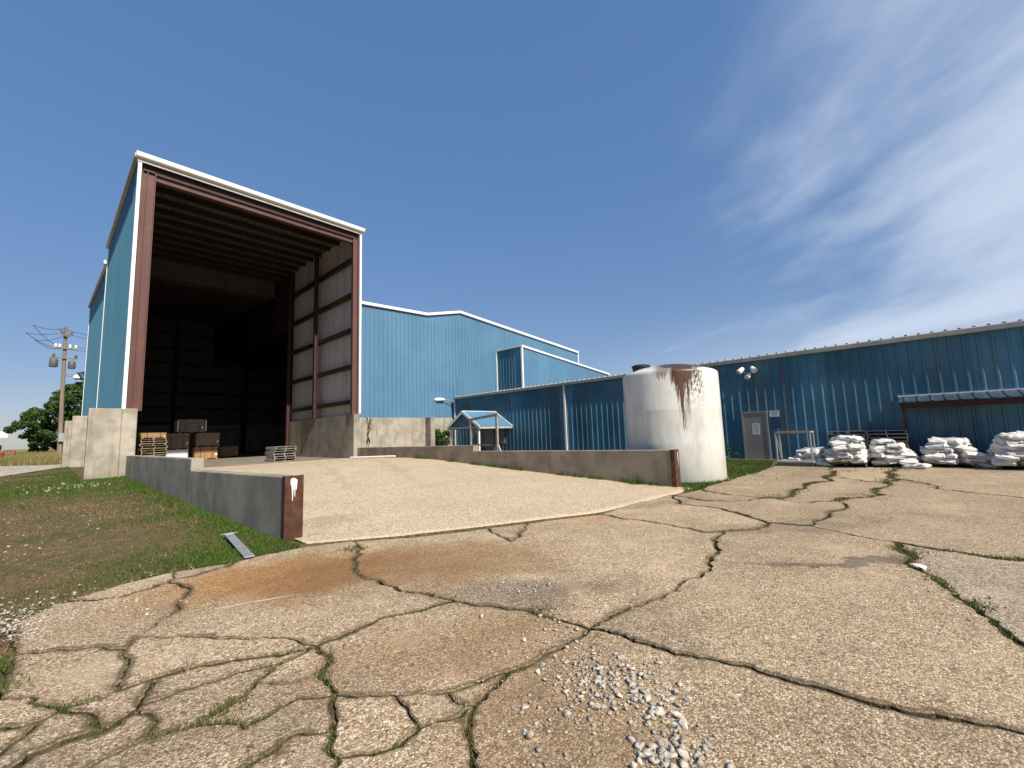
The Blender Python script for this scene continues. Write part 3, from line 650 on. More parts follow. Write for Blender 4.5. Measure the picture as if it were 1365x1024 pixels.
cladding(bay, 'wall_panel', (XR - 0.06, YF + 9.7, 0), (0, 1, 0), (0, 0, 1), (1, 0, 0), YM - YF - 9.7, 9.9, lambda s: roof1(YF + 9.7 + s), ('blue_steel', 'shaded_primer'))  # inner face painted dark to stand for shade by the hall
cladding(bay, 'wall_panel', (XL, YB, 0), (1, 0, 0), (0, 0, 1), (0, 1, 0), 19.0, 2.8, lambda s: 14.55 if s < 10.5 else 10.38, ('shaded_blue', 'shaded_liner'))  # inside takes the liner darkened for shade, as does the header
cladding(bay, 'header_panel', (XL, YM, 0), (1, 0, 0), (0, 0, 1), (0, 1, 0), XR - XL, 12.9, 14.16, ('shaded_blue', 'shaded_liner'))
cladding(bay, 'roof_panel', (XL - 0.1, YF - 0.15, 13.63), (1, 0, 0), (0, 1, 0.036), (0, 0, 1), XR - XL + 0.2, 0.0, YM - YF + 0.25, ('grey_trim', 'shaded_liner'))
cladding(bay, 'roof_panel', (XL - 0.1, YM, 12.97), (1, 0, 0), (0, 1, 0.08), (0, 0, 1), XR - XL + 0.1, 0.0, YB - YM + 0.2, ('grey_trim', 'shaded_liner'))
MB().box(11.8, 20.95, 32.1, YB + 0.1, 10.3, 10.4).build('low_roof', 'shaded_primer', bay)  # roof and walls of the side hall coloured dark for its shade
MB().box(20.9, 21.0, 32.2, YB, 0.45, 10.3).build('end_wall', 'shaded_primer', bay)
MB().box(11.75, 20.9, 32.1, 32.2, 0.45, 10.3).build('end_wall', 'shaded_primer', bay)
MB().box(11.72, 11.8, YM, YB, 10.0, 14.62).build('hall_header', 'shaded_primer', bay); MB().box(11.72, 11.8, YM - 0.3, YM, 9.9, 14.1).build('hall_header', 'shaded_primer', bay)
# concrete base walls
MB().box(XL + 0.02, XL + 0.36, YF + 0.12, YB, 0.0, 3.0).build('base_wall', 'wall_concrete', bay)
MB().add(*(lambda p: ([Vector(q) for q in p] + [Vector(q) + Vector((0.34, 0, 0)) for q in p], [(3, 2, 1, 0), (4, 5, 6, 7), (0, 1, 5, 4), (1, 2, 6, 5), (2, 3, 7, 6), (3, 0, 4, 7)]))([(11.40, YF - 0.02, 0.0), (11.40, 32.0, 0.0), (11.40, 32.0, 2.86), (11.40, YF - 0.02, 2.93)])).build('base_wall', 'shade_concrete', bay)
MB().box(XL + 0.4, 20.8, YB - 0.3, YB - 0.05, 0.3, 3.45).build('base_wall', 'shade_concrete', bay)
# white corner trims and the fascia
MB().box(XL - 0.05, XL + 0.075, YF - 0.03, YF + 0.11, 2.98, 13.45).build('corner_trim', 'white_trim', bay, bevel=0.006)
MB().box(XR - 0.05, XR + 0.07, YF - 0.03, YF + 0.09, 2.95, 13.42).build('corner_trim', 'white_trim', bay, bevel=0.006)
MB().box(XL - 0.055, XL + 0.09, YM - 0.12, YM + 0.10, 3.0, 13.3).build('corner_trim', 'white_trim', bay, bevel=0.006)
MB().box(XL - 0.03, XL + 0.11, YB - 0.1, YB + 0.12, 3.0, 14.35).build('corner_trim', 'white_trim', bay, bevel=0.006)
MB().prism([(XL - 0.13, YF - 0.06, 13.50), (XL - 0.13, YF - 0.18, 13.54), (XL - 0.13, YF - 0.20, 13.60), (XL - 0.13, YF - 0.20, 13.73), (XL - 0.13, YF + 0.02, 13.75), (XL - 0.13, YF + 0.02, 13.50)], (XR - XL + 0.30, 0, 0)).build('fascia', 'white_trim', bay)
MB().box(XL - 0.08, XR + 0.10, YF - 0.055, YF + 0.01, 13.37, 13.495).build('fascia_band', 'grey_trim', bay)
for y0, y1, ff in ((YF + 0.03, YM, roof1), (YM + 0.11, YB, roof2)):
    MB().beam((XL - 0.10, y0, ff(y0) + 0.05), (XL - 0.10, y1, ff(y1) + 0.05), 0.13, 0.16).build('eave_trim', 'grey_trim', bay)
MB().box(XL - 0.2, XL + 0.1, YM - 0.05, YM + 0.3, 13.1, 13.32).build('eave_cap', 'white_trim', bay)
# red frame: front posts, header, inner frames, girts, purlins
cl_ = MB().hcol(2.25, YF + 0.16, 2.98, 13.1, 0.46, 0.22, 0.03).build('column', 'red_primer', bay)
MB().box(2.19, 2.215, YF + 0.045, YF + 0.145, 3.0, 13.08).build('flange', 'red_primer', cl_)
MB().box(2.06, 2.44, YF + 0.05, YF + 0.27, 13.1, 13.16).build('end_plate', 'red_primer', cl_)
cr_ = MB().hcol(11.50, YF + 0.16, 2.90, 13.1, 0.34, 0.22, 0.03).build('column', 'red_primer', bay)
bmh = MB(); bmh.box(2.48, 11.33, YF + 0.05, YF + 0.27, 13.05, 13.08); bmh.box(2.48, 11.33, YF + 0.15, YF + 0.17, 12.80, 13.05); bmh.box(2.48, 11.33, YF + 0.05, YF + 0.27, 12.77, 12.80)
bmh.build('header_beam', 'red_primer', bay)
MB().box(2.06, 11.7, YF + 0.13, YF + 0.155, 13.085, 13.6).build('sun_stop_plate', 'shaded_primer', bay)  # plate added to stop sun slipping in above the header beam
for y in (27.5, 31.9):
    MB().hcol(11.27, y, 0.5 if y > 30 else 2.88, roof1(y) - 0.3, 0.20, 0.24, 0.02).build('column', 'shaded_red', bay)
    MB().hcol(2.5, y, 0.5, roof1(y) - 0.35, 0.20, 0.24, 0.02).build('column', 'shaded_primer', bay)
for z in (3.55, 5.55, 7.65, 9.72, 11.83):
    g = MB(); g.box(11.375, 11.60, 22.9, 32.0, z + 0.17, z + 0.185); g.box(11.375, 11.39, 22.9, 32.0, z - 0.02, z + 0.17); g.box(11.375, 11.60, 22.9, 32.0, z - 0.035, z - 0.02)
    g.build('girt', 'shaded_primer', bay)
    MB().box(2.02, 2.18, 23.0, 54.5, z, z + 0.2).build('girt', 'shaded_primer', bay)
y = 23.7
while y < YM - 0.4:
    g = MB(); zr = roof1(y) - 0.27; g.box(2.1, 11.58, y - 0.008, y + 0.008, zr + 0.0, zr + 0.235); g.box(2.1, 11.58, y + 0.008, y + 0.08, zr, zr + 0.014); g.box(2.1, 11.58, y - 0.08, y - 0.008, zr + 0.22, zr + 0.235)
    g.build('purlin', 'shaded_primer', bay); y += 1.28
y = 38.2
while y < YB - 0.5:
    zr = roof2(y) - 0.27; MB().box(2.1, 11.7, y - 0.04, y + 0.04, zr, zr + 0.22).build('purlin', 'shaded_primer', bay); y += 1.5
for z in (5.27, 6.77, 8.27, 9.79): MB().box(2.0, 20.8, YB - 0.22, YB - 0.02, z - 0.12, z + 0.12).build('girt', 'shaded_primer', bay)
for z in (3.7, 11.3, 12.9): MB().box(2.0, 11.7, YB - 0.22, YB - 0.02, z - 0.12, z + 0.12).build('girt', 'shaded_primer', bay)
for x, h_ in ((2.4, 13.9), (8.4, 13.9), (14.7, 10.2), (20.3, 10.2)): MB().hcol(x, YB - 0.48, 0.5, h_, 0.5 if x > 9 else 0.3, 0.4, 0.03).build('column', 'shaded_primer', bay)

# concrete wing walls left of the bay
wg = thing('wing_wall', (1.6, 22.5, 0.3), 'tall pale concrete wall block where the ramp wall meets the bay', 'wall')
MB().box(0.94, 1.86, 22.16, 22.62, -0.1, 3.03).build('wall_block', 'wall_concrete', wg, bevel=0.02)
MB().box(1.863, 2.31, 22.14, 22.60, -0.1, 3.035).build('wall_block', 'wall_concrete', wg, bevel=0.02)
wg = thing('wing_wall', (1.2, 37.0, 0.3), 'stepped pale concrete wall end beneath the rear corner of the bay', 'wall')
MB().box(0.90, 1.90, 36.85, 37.3, -0.1, 3.49).build('wall_block', 'wall_concrete', wg, bevel=0.02)
MB().box(0.60, 0.897, 36.87, 37.28, -0.1, 3.20).build('wall_block', 'wall_concrete', wg, bevel=0.02)

# ramp side walls with steel channel ends
def ramp_wall(label, xa, ya, xb, yb, th, zs, ys, za, smat):
    """from (xa, ya) near to (xb, yb) far; zs lower top, za upper top, step at ys"""
    rw = thing('ramp_wall', (xa, ya, 0), label, 'wall'); xs = lambda y: xa + (xb - xa) * (y - ya) / (yb - ya)
    for i, (y0, y1, z0, z1) in enumerate(((ya, ys, zs[0], zs[1]), (ys + 0.003, yb, za[0], za[1]))):
        V = [(xs(y0), y0, -0.25), (xs(y0) + th, y0, -0.25), (xs(y1) + th, y1, -0.25), (xs(y1), y1, -0.25), (xs(y0), y0, z0), (xs(y0) + th, y0, z0), (xs(y1) + th, y1, z1), (xs(y1), y1, z1)]
        mb = MB(); mb.add(V, [(0, 3, 2, 1), (4, 5, 6, 7), (0, 1, 5, 4), (1, 2, 6, 5), (2, 3, 7, 6), (3, 0, 4, 7)]); mb.build('wall_section', smat, rw, bevel=0.012)
    c = MB(); x0, x1, y = xa - 0.012, xa + th + 0.012, ya
    c.box(x0, x1, y - 0.022, y - 0.006, -0.1, zs[0] + 0.012); c.box(x0, x0 + 0.01, y - 0.006, y + 0.10, -0.1, zs[0] + 0.012); c.box(x1 - 0.01, x1, y - 0.006, y + 0.10, -0.1, zs[0] + 0.012)
    ch = c.build('steel_end', 'rust_steel', rw)
    return rw, ch
rwL, ch = ramp_wall('grey concrete ramp wall beside the lawn with paint-splashed rusty end post', 2.68, 7.62, 2.06, 22.13, 0.27, (1.02, 0.95), 13.2, (1.24, 1.24), 'shade_concrete')
sp = MB()     # white paint splash running down the steel end
prof = [(2.755, .985), (2.79, 1.0), (2.83, .99), (2.862, .955), (2.858, .90), (2.85, .80), (2.842, .79), (2.838, .87), (2.832, .84), (2.828, .70), (2.82, .685), (2.815, .80), (2.806, .86), (2.80, .78), (2.793, .64), (2.783, .62), (2.778, .76), (2.772, .84), (2.764, .88), (2.752, .92)]
sp.prism([(x, 7.5965, z) for x, z in prof], (0, -0.002, 0)).build('paint_splash', 'old_paint', ch)
rwR, ch = ramp_wall('brown-grey concrete ramp wall in front of the white tank with rusty end post', 11.62, 4.92, 11.62, 22.55, 0.28, (1.0, 0.93), 13.05, (1.16, 1.08), 'brown_concrete')
MB().prism([(11.80, 4.8975, .94), (11.835, 4.8975, .93), (11.84, 4.8975, .7), (11.825, 4.8975, .5), (11.815, 4.8975, .62), (11.805, 4.8975, .8)], (0, -0.002, 0)).build('paint_splash', 'old_paint', ch)

# ------------------------------------------------------------------ big blue warehouse behind
YW = 27.0
prof_t = lambda x: float(np.interp(x, [11.8, 13.9, 19.5, 22.8, 39.9], [10.70, 10.76, 10.93, 11.72, 10.25]))
wh = thing('blue_warehouse', (26, 40, 0), 'large sunlit blue warehouse wall with white roof edge behind the low building', 'building')
cladding(wh, 'wall_panel', (11.85, YW, 0), (1, 0, 0), (0, 0, 1), (0, -1, 0), 28.05, 2.9, lambda s: prof_t(11.85 + s), ('blue_steel', 'liner_grey'))
MB().box(11.76, 19.3, YW - 0.10, YW + 0.2, -0.1, 2.94).build('base_wall', 'wall_concrete', wh)
MB().box(19.303, 22.4, YW - 0.08, YW + 0.2, -0.1, 2.94).build('base_wall', 'wall_concrete', wh)
MB().box(19.22, 19.62, YW - 0.75, YW - 0.105, -0.1, 2.96).build('pier', 'shade_concrete', wh, bevel=0.01)
xs_ = [11.8, 13.9, 19.5, 22.8, 39.9]
for a, c in zip(xs_[:-1], xs_[1:]):
    MB().beam((a, YW - 0.09, prof_t(a) + 0.02), (c, YW - 0.09, prof_t(c) + 0.02), 0.16, 0.20).build('rake_trim', 'white_trim', wh)
    rf = MB(); rf.prism([(a, YW + 0.01, prof_t(a)), (c, YW + 0.01, prof_t(c)), (c, YW + 0.01, prof_t(c) + 0.05), (a, YW + 0.01, prof_t(a) + 0.05)], (0, 28, 0)); rf.build('roof', 'grey_trim', wh)
MB().box(39.84, 39.98, YW - 0.08, YW + 0.1, 6.0, 10.2).build('corner_trim', 'white_trim', wh)
MB().box(39.7, 39.83, YW + 0.1, 55, -0.1, 10.2).build('side_wall', 'blue_steel', wh)
MB().box(21.1, 39.7, 54.8, 55.0, -0.1, 10.2).build('back_wall', 'blue_steel', wh)
# stepped-forward annex above the low roof
an = 23.84; at = lambda x: 8.86 - (x - 26.91) * 0.0975
cladding(wh, 'annex_panel', (26.95, an, 0), (1, 0, 0), (0, 0, 1), (0, -1, 0), 14.0, 4.7, lambda s: at(26.95 + s), ('blue_steel', 'liner_grey'))
cladding(wh, 'annex_panel', (26.95, an, 0), (0, 1, 0), (0, 0, 1), (-1, 0, 0), YW - an - 0.12, 4.7, 8.80, ('weathered_blue', 'liner_grey'))  # side face in a darker blue that stands for its shade
MB().box(26.86, 27.02, an - 0.07, an + 0.07, 4.7, 8.80).build('corner_trim', 'white_trim', wh)
MB().box(26.84, 27.03, YW - 0.22, YW - 0.05, 4.7, 8.84).build('corner_trim', 'white_trim', wh)
MB().beam((26.85, an - 0.05, at(26.85) + 0.02), (40.95, an - 0.05, at(40.95) + 0.02), 0.14, 0.16).build('rake_trim', 'white_trim', wh)
MB().beam((26.92, an + 0.03, 8.90), (26.92, YW - 0.2, 8.90), 0.14, 0.12).build('eave_trim', 'white_trim', wh)
rf = MB(); rf.prism([(26.99, an + 0.03, at(26.99)), (40.95, an + 0.03, at(40.95)), (40.95, an + 0.03, at(40.95) + 0.04), (26.99, an + 0.03, at(26.99) + 0.04)], (0, YW - an - 0.05, 0)); rf.build('roof', 'grey_trim', wh)

# ------------------------------------------------------------------ long low blue building
XW, YA, YE = 21.88, -9.0, 26.6
ez = lambda y: 4.70 - 0.0062 * y
lb = thing('low_building', (27, 8, 0), 'long low weathered blue metal building with grey eave beside the yard', 'building')
cladding(lb, 'wall_panel', (XW, YA, 0), (0, 1, 0), (0, 0, 1), (-1, 0, 0), YE - YA, -0.02, lambda s: ez(YA + s) - 0.12, ('weathered_blue', 'liner_grey'), rib=0.352)
rl = cladding(lb, 'roof_panel', (XW - 0.16, YE, 0), (0, -1, 0), (1, 0, 0.06), (-0.06, 0, 1), YE - YA, 0.0, 12.0, ('grey_trim', 'liner_grey'), rib=0.352, h=0.055)
for o in lb.children:
    if o.name.startswith('roof_panel'): o.location.z += ez(o.location.y + lb.location.y) + 0.004
for i in range(6):
    y0 = YA + (YE - YA) * i / 6; y1 = YA + (YE - YA) * (i + 1) / 6 - 0.004
    g = MB(); xg = XW - 0.165
    P_ = [(xg, 0.075), (xg - 0.015, 0.05), (xg, -0.10), (xg + 0.10, -0.11), (XW - 0.036, -0.11), (XW - 0.036, 0.03), (xg + 0.02, 0.03)]
    n = len(P_); g.add([(x, y0, ez(y0) + z - 0.06) for x, z in P_] + [(x, y1, ez(y1) + z - 0.06) for x, z in P_], [tuple(range(n)), tuple(range(n, 2 * n))[::-1]] + [(k, n + k, n + (k + 1) % n, (k + 1) % n) for k in range(n)])
    g.build('gutter', 'grey_trim', lb)
MB().box(XW + 0.03, 33.8, YE - 0.12, YE - 0.02, -0.1, 4.4).build('end_wall', 'weathered_blue', lb)
MB().box(XW + 0.03, 33.8, YA + 0.02, YA + 0.12, -0.1, 4.6).build('end_wall', 'weathered_blue', lb)
MB().box(33.7, 33.8, YA + 0.13, YE - 0.13, -0.1, 5.2).build('back_wall', 'weathered_blue', lb)
MB().box(XW - 0.06, XW + 0.08, YE - 0.02, YE + 0.10, -0.05, 4.4).build('corner_trim', 'white_trim', lb)
MB().box(XW - 0.12, XW - 0.035, 15.84, 15.98, 0.0, 4.45).build('downspout', 'old_paint', lb, bevel=0.012)
MB().box(XW - 0.10, XW - 0.035, 4.10, 4.19, 0.0, 4.5).build('downspout', 'black_plastic', lb, bevel=0.012) if False else MB().box(XW - 0.05, XW - 0.033, 4.10, 4.15, 0.07, 4.5).build('joint_strip', 'transformer_grey', lb)
MB().box(XW - 0.18, XW + 0.1, YA, YE, -0.2, 0.06).build('base_kerb', 'shade_concrete', lb)
# door
dr = MB().box(XW - 0.055, XW - 0.035, 4.95, 5.85, 0.07, 2.13).build('door', 'door_paint', lb, bevel=0.004)
fr = MB(); fr.box(XW - 0.075, XW - 0.03, 4.87, 4.945, 0.0, 2.21); fr.box(XW - 0.075, XW - 0.03, 5.855, 5.93, 0.0, 2.21); fr.box(XW - 0.075, XW - 0.03, 4.946, 5.854, 2.135, 2.21); fr.build('frame', 'door_paint', dr)
MB().tube([(XW - 0.056, 5.03, 1.13), (XW - 0.11, 5.03, 1.13), (XW - 0.125, 5.03, 1.05), (XW - 0.11, 5.03, 0.97), (XW - 0.056, 5.03, 0.97)], 0.012, 6).build('pull_handle', 'galvanised', dr)
MB().lathe([(0.035, 0), (0.035, 0.015), (0.02, 0.05), (0.0, 0.055)], 12).build('latch', 'galvanised', dr, local=True).location = (0, 0, 0)
lt = dr.children[-1]
for v in lt.data.vertices: v.co = Vector((XW - 0.056 - v.co.z, 5.03 + v.co.x, 1.28 + v.co.y)) - wloc(lb)
nt_ = MB().box(XW - 0.0585, XW - 0.056, 5.22, 5.52, 1.16, 1.66).build('notice', 'white_plate', dr)
pr = MB()
for i, (z, a, c) in enumerate(((1.60, .25, .49), (1.545, .24, .50), (1.47, .30, .46), (1.42, .25, .49), (1.37, .27, .47), (1.31, .25, .45), (1.23, .28, .46))): pr.box(XW - 0.0596, XW - 0.0586, 5.0 + a, 5.0 + c, z - 0.012, z + 0.012)
pr.build('print', 'print_grey', nt_)
sg = MB().box(XW - 0.045, XW - 0.038, 4.40, 4.78, 1.93, 2.20).build('wall_plate', 'white_plate', lb)
pr = MB()
for z, a, c in ((2.15, .44, .74), (2.10, .46, .70), (2.05, .44, .73), (1.99, .50, .68)): pr.box(XW - 0.0462, XW - 0.0452, 4.0 + a, 4.0 + c, z - 0.013, z + 0.013)
pr.build('print', 'print_grey', sg)
MB().box(XW - 0.045, XW - 0.038, 4.44, 4.72, 1.42, 1.88).build('wall_plate', 'navy_plate', lb)
# awning along the wall
aw = thing('awning', (21.3, -3.5, 0), 'low blue metal lean-to roof on red-brown beam above the white sacks', 'awning')
cladding(aw, 'roof_sheet', (XW - 0.04, 0.45, 2.46), (0, -1, 0), (-1, 0, -0.22), (-0.215, 0, 0.977), 9.2, 0.0, 1.12, ('dark_roof', 'shaded_primer'), rib=0.352, h=0.03)
MB().box(XW - 0.07, XW - 0.034, -8.75, 0.47, 2.46, 2.515).build('flashing', 'white_trim', aw)
MB().box(20.86, 20.91, -8.75, 0.42, 2.0, 2.19).build('beam', 'awning_beam', aw)
for y in (0.34, -2.9, -6.1):
    MB().box(20.87 + 0.045, 20.87 + 0.125, y - 0.045, y + 0.045, -0.02, 2.20).build('post', 'awning_beam', aw)
    MB().beam((20.96, y + 0.07, 2.17), (XW - 0.04, y + 0.07, 2.37), 0.04, 0.10).build('rafter', 'awning_beam', aw)

# small gabled porch on the low building
po = thing('porch', (20.3, 22.0, 0), 'small gabled entrance porch with white rake boards on posts', 'porch')
gxp, yr, zr, ze, hw = 18.83, 22.05, 3.10, 2.13, 1.52
for sgn in (-1, 1):
    rp = MB(); a = Vector((gxp - 0.08, yr, zr)); e_ = Vector((gxp - 0.08, yr + sgn * (hw + 0.1), ze - 0.06)); up_ = Vector((0, 0, 0.05))
    rp.prism([a, e_, e_ + up_, a + up_], (XW - gxp + 0.04, 0, 0)); rp.build('roof_slope', 'blue_steel', po)
    for xx in (gxp - 0.12, XW - 0.10): MB().beam((xx, yr, zr - 0.02), (xx, yr + sgn * (hw + 0.14), ze - 0.10), 0.06, 0.16).build('rake_board', 'white_trim', po)
    MB().box(gxp + 0.0, gxp + 0.11, yr + sgn * (hw - 0.12) - 0.055, yr + sgn * (hw - 0.12) + 0.055, -0.05, ze - 0.02).build('post', 'white_trim', po)
    MB().box(gxp - 0.06, XW - 0.05, yr + sgn * (hw + 0.06) - 0.03, yr + sgn * (hw + 0.06) + 0.03, ze - 0.20, ze - 0.04).build('eave_board', 'grey_trim', po)
MB().box(gxp - 0.12, XW - 0.05, yr - 0.06, yr + 0.06, zr + 0.03, zr + 0.075).build('ridge_cap', 'white_trim', po)
cladding(po, 'gable_sheet', (gxp, yr - hw + 0.1, 0), (0, 1, 0), (0, 0, 1), (-1, 0, 0), 2 * hw - 0.2, ze, lambda s: zr - 0.08 - abs(s - hw + 0.1) * (zr - ze) / hw, ('weathered_blue', 'liner_grey'), rib=0.25)
MB().box(gxp - 0.04, gxp + 0.08, yr - hw + 0.02, yr + hw - 0.02, ze - 0.17, ze - 0.02).build('tie_beam', 'grey_trim', po)
pd = MB().box(XW - 0.06, XW - 0.036, 22.3, 23.2, 0.05, 2.05).build('door', 'door_paint', po)
MB().box(XW - 0.08, XW - 0.037, 21.2, 21.9, 0.9, 1.9).build('window', 'print_grey', po)

# timber frame standing before the porch
tf = thing('timber_frame', (17.5, 18.75, 0), 'grey timber goal-shaped frame standing before the gabled porch', 'frame')
for y, h_ in ((19.88, 2.45), (17.6, 2.6)): MB().box(17.44, 17.56, y - 0.06, y + 0.06, -0.06, h_).build('post', 'grey_wood', tf)
MB().beam((17.5, 19.95, 2.47), (17.5, 17.5, 2.68), 0.10, 0.14).build('top_beam', 'grey_wood', tf)
MB().beam((17.5, 19.8, 0.95), (17.5, 17.67, 0.95), 0.05, 0.09).build('rail', 'grey_wood', tf)
for s_ in (-1, 1): MB().beam((17.5, 17.6 + s_ * 0.55, -0.03), (17.5, 17.6 + s_ * 0.06, 0.95), 0.05, 0.09).build('brace', 'old_paint', tf)

# ------------------------------------------------------------------ tank
tk = thing('storage_tank', (13.78, 5.81, 0), 'big white plastic tank with brown spill running down its side', 'tank'); R_ = 1.47
MB().lathe([(R_ - 0.04, 0.0), (R_, 0.05), (R_, 1.10), (R_ + 0.003, 1.14), (R_, 1.18), (R_ - 0.003, 2.1), (R_ + 0.002, 2.14), (R_ - 0.003, 2.18), (R_ - 0.005, 3.24), (R_ - 0.02, 3.31), (R_ - 0.08, 3.36), (R_ * 0.7, 3.50), (R_ * 0.4, 3.60), (0.28, 3.63), (0.0, 3.635)], 72).build('shell', 'tank_poly', tk, smooth=True, local=True)
hc = (-0.40, 0.75)
MB().lathe([(0.27, 3.42), (0.27, 3.60), (0.30, 3.61), (0.30, 3.68), (0.22, 3.71), (0.0, 3.715)], 28, hc).build('manway_lid', 'black_plastic', tk, smooth=True, local=True)
MB().lathe([(0.07, 3.45), (0.07, 3.60), (0.10, 3.61), (0.10, 3.66), (0.0, 3.67)], 14, (0.55, 0.45)).build('vent_cap', 'black_plastic', tk, smooth=True, local=True)

# ------------------------------------------------------------------ lamps on the walls
fl = thing('floodlight', (XW, 5.45, 3.9), 'white twin-head floodlight on the wall above the grey door', 'light')
MB().box(XW - 0.14, XW - 0.034, 5.38, 5.52, 3.82, 3.98).build('junction_box', 'galvanised', fl, bevel=0.01)
for s_ in (-1, 1):
    MB().tube([(XW - 0.14, 5.45, 3.92), (XW - 0.26, 5.45 + s_ * 0.12, 3.98), (XW - 0.30, 5.45 + s_ * 0.22, 4.07)], 0.018, 6).build('arm', 'galvanised', fl)
    h_ = MB(); ax_ = Vector((-0.55, s_ * 0.55, -0.62)).normalized(); c0 = Vector((XW - 0.30, 5.45 + s_ * 0.24, 4.12))
    h_.tube([c0 - ax_ * 0.14, c0 - ax_ * 0.10, c0 + ax_ * 0.08, c0 + ax_ * 0.16], [0.05, 0.09, 0.11, 0.135], 14); h_.build('lamp_head', 'lamp_white', fl, smooth=True)
h_ = MB(); h_.tube([(XW - 0.15, 5.40, 3.86), (XW - 0.28, 5.42, 3.82), (XW - 0.38, 5.46, 3.74)], [0.05, 0.10, 0.12], 12); h_.build('sensor_hood', 'old_paint', fl, smooth=True)
yl = thing('yard_light', (XW, 26.55, 4.4), 'white cobra-head yard light on the far corner of the low building', 'light')
MB().tube([(XW - 0.07, 26.58, 4.15), (XW - 0.4, 26.65, 4.30), (XW - 1.0, 26.8, 4.34)], 0.025, 6).build('arm', 'galvanised', yl)
h_ = MB(); h_.tube([(XW - 0.9, 26.78, 4.35), (XW - 1.1, 26.83, 4.36), (XW - 1.5, 26.93, 4.34), (XW - 1.75, 26.97, 4.31)], [0.05, 0.12, 0.15, 0.06], 12); h_.build('lamp_head', 'lamp_white', yl, smooth=True)
an_ = MB(); an_.tube([(XW + 0.1, 26.4, 4.50), (XW + 0.1, 26.4, 6.0)], 0.014, 5); an_.tube([(XW + 0.1, 26.25, 5.75), (XW + 0.1, 26.55, 5.75)], 0.01, 5); an_.tube([(XW + 0.1, 26.3, 5.4), (XW + 0.1, 26.5, 5.4)], 0.01, 5)
solo('antenna', an_, 'transformer_grey', 'thin dark antenna mast on the far end of the low roof', 'antenna', base=(XW + 0.1, 26.4, 4.50))

# ------------------------------------------------------------------ pallets
def pallet(wood, L=1.15, Wd=1.02):
    r = empty('pallet', (0, 0, 0)); bd = MB().box(-L / 2, L / 2, -0.048, 0.048, 0, 0.018).mesh('deck_board', wood, bevel=0.002)
    st = MB().box(-0.02, 0.02, -Wd / 2, Wd / 2, 0, 0.09).mesh('stringer', wood, bevel=0.003)
    for i in range(7): link('deck_board', bd, r, (rnd.uniform(-.008, .008), -Wd / 2 + 0.05 + (Wd - 0.10) * i / 6, 0.110))
    for i in range(3): link('bottom_board', bd, r, (0, -Wd / 2 + 0.05 + (Wd - 0.10) * i / 2, 0.0))
    for x in (-L / 2 + 0.03, 0, L / 2 - 0.03): link('stringer', st, r, (x, 0, 0.0185))
    return r
PAL = {k: pallet(k) for k in ('pallet_wood', 'grey_wood', 'old_wood')}; used_p = set()
PH = 0.1295
def put_pallet(wood, x, y, z, rz, label, group):
    o = PAL[wood] if wood not in used_p else copy_tree(PAL[wood]); used_p.add(wood)
    o.location = (x, y, z); o.rotation_euler.z = rz; return tag(o, label, 'pallet', group)
FZ = 0.502
for i in range(11): put_pallet('pallet_wood', 4.10 + rnd.uniform(-.06, .06), 32.0 + rnd.uniform(-.05, .05), FZ + i * (PH + .001), rnd.uniform(-.07, .07), ('brown wooden pallet in the tall stack beside the cardboard boxes' if i < 10 else 'topmost brown wooden pallet under the flat cardboard box'), 'pallets stacked beside the boxes')
for i in range(6): put_pallet('grey_wood', 8.72 + rnd.uniform(-.05, .05), 25.6 + rnd.uniform(-.05, .05), FZ + i * (PH + .001), rnd.uniform(-.08, .08) + 0.1, ('grey wooden pallet in the short stack by the inner concrete wall' if i < 5 else 'topmost grey wooden pallet of the short stack inside the bay'), 'pallets in the short stack inside the bay')
for sx_, nm in ((2.05, 'behind the second sack pile from the rack'), (0.90, 'behind the sack pile at the awning post')):
    for i in range(9): put_pallet('old_wood', 21.22 + rnd.uniform(-.03, .03), sx_ + rnd.uniform(-.03, .03), 0.07 + i * (PH + .001), math.pi / 2 + rnd.uniform(-.03, .03), ('topmost ' if i == 8 else '') + 'dark old pallet stacked ' + nm, 'pallets stacked ' + nm)

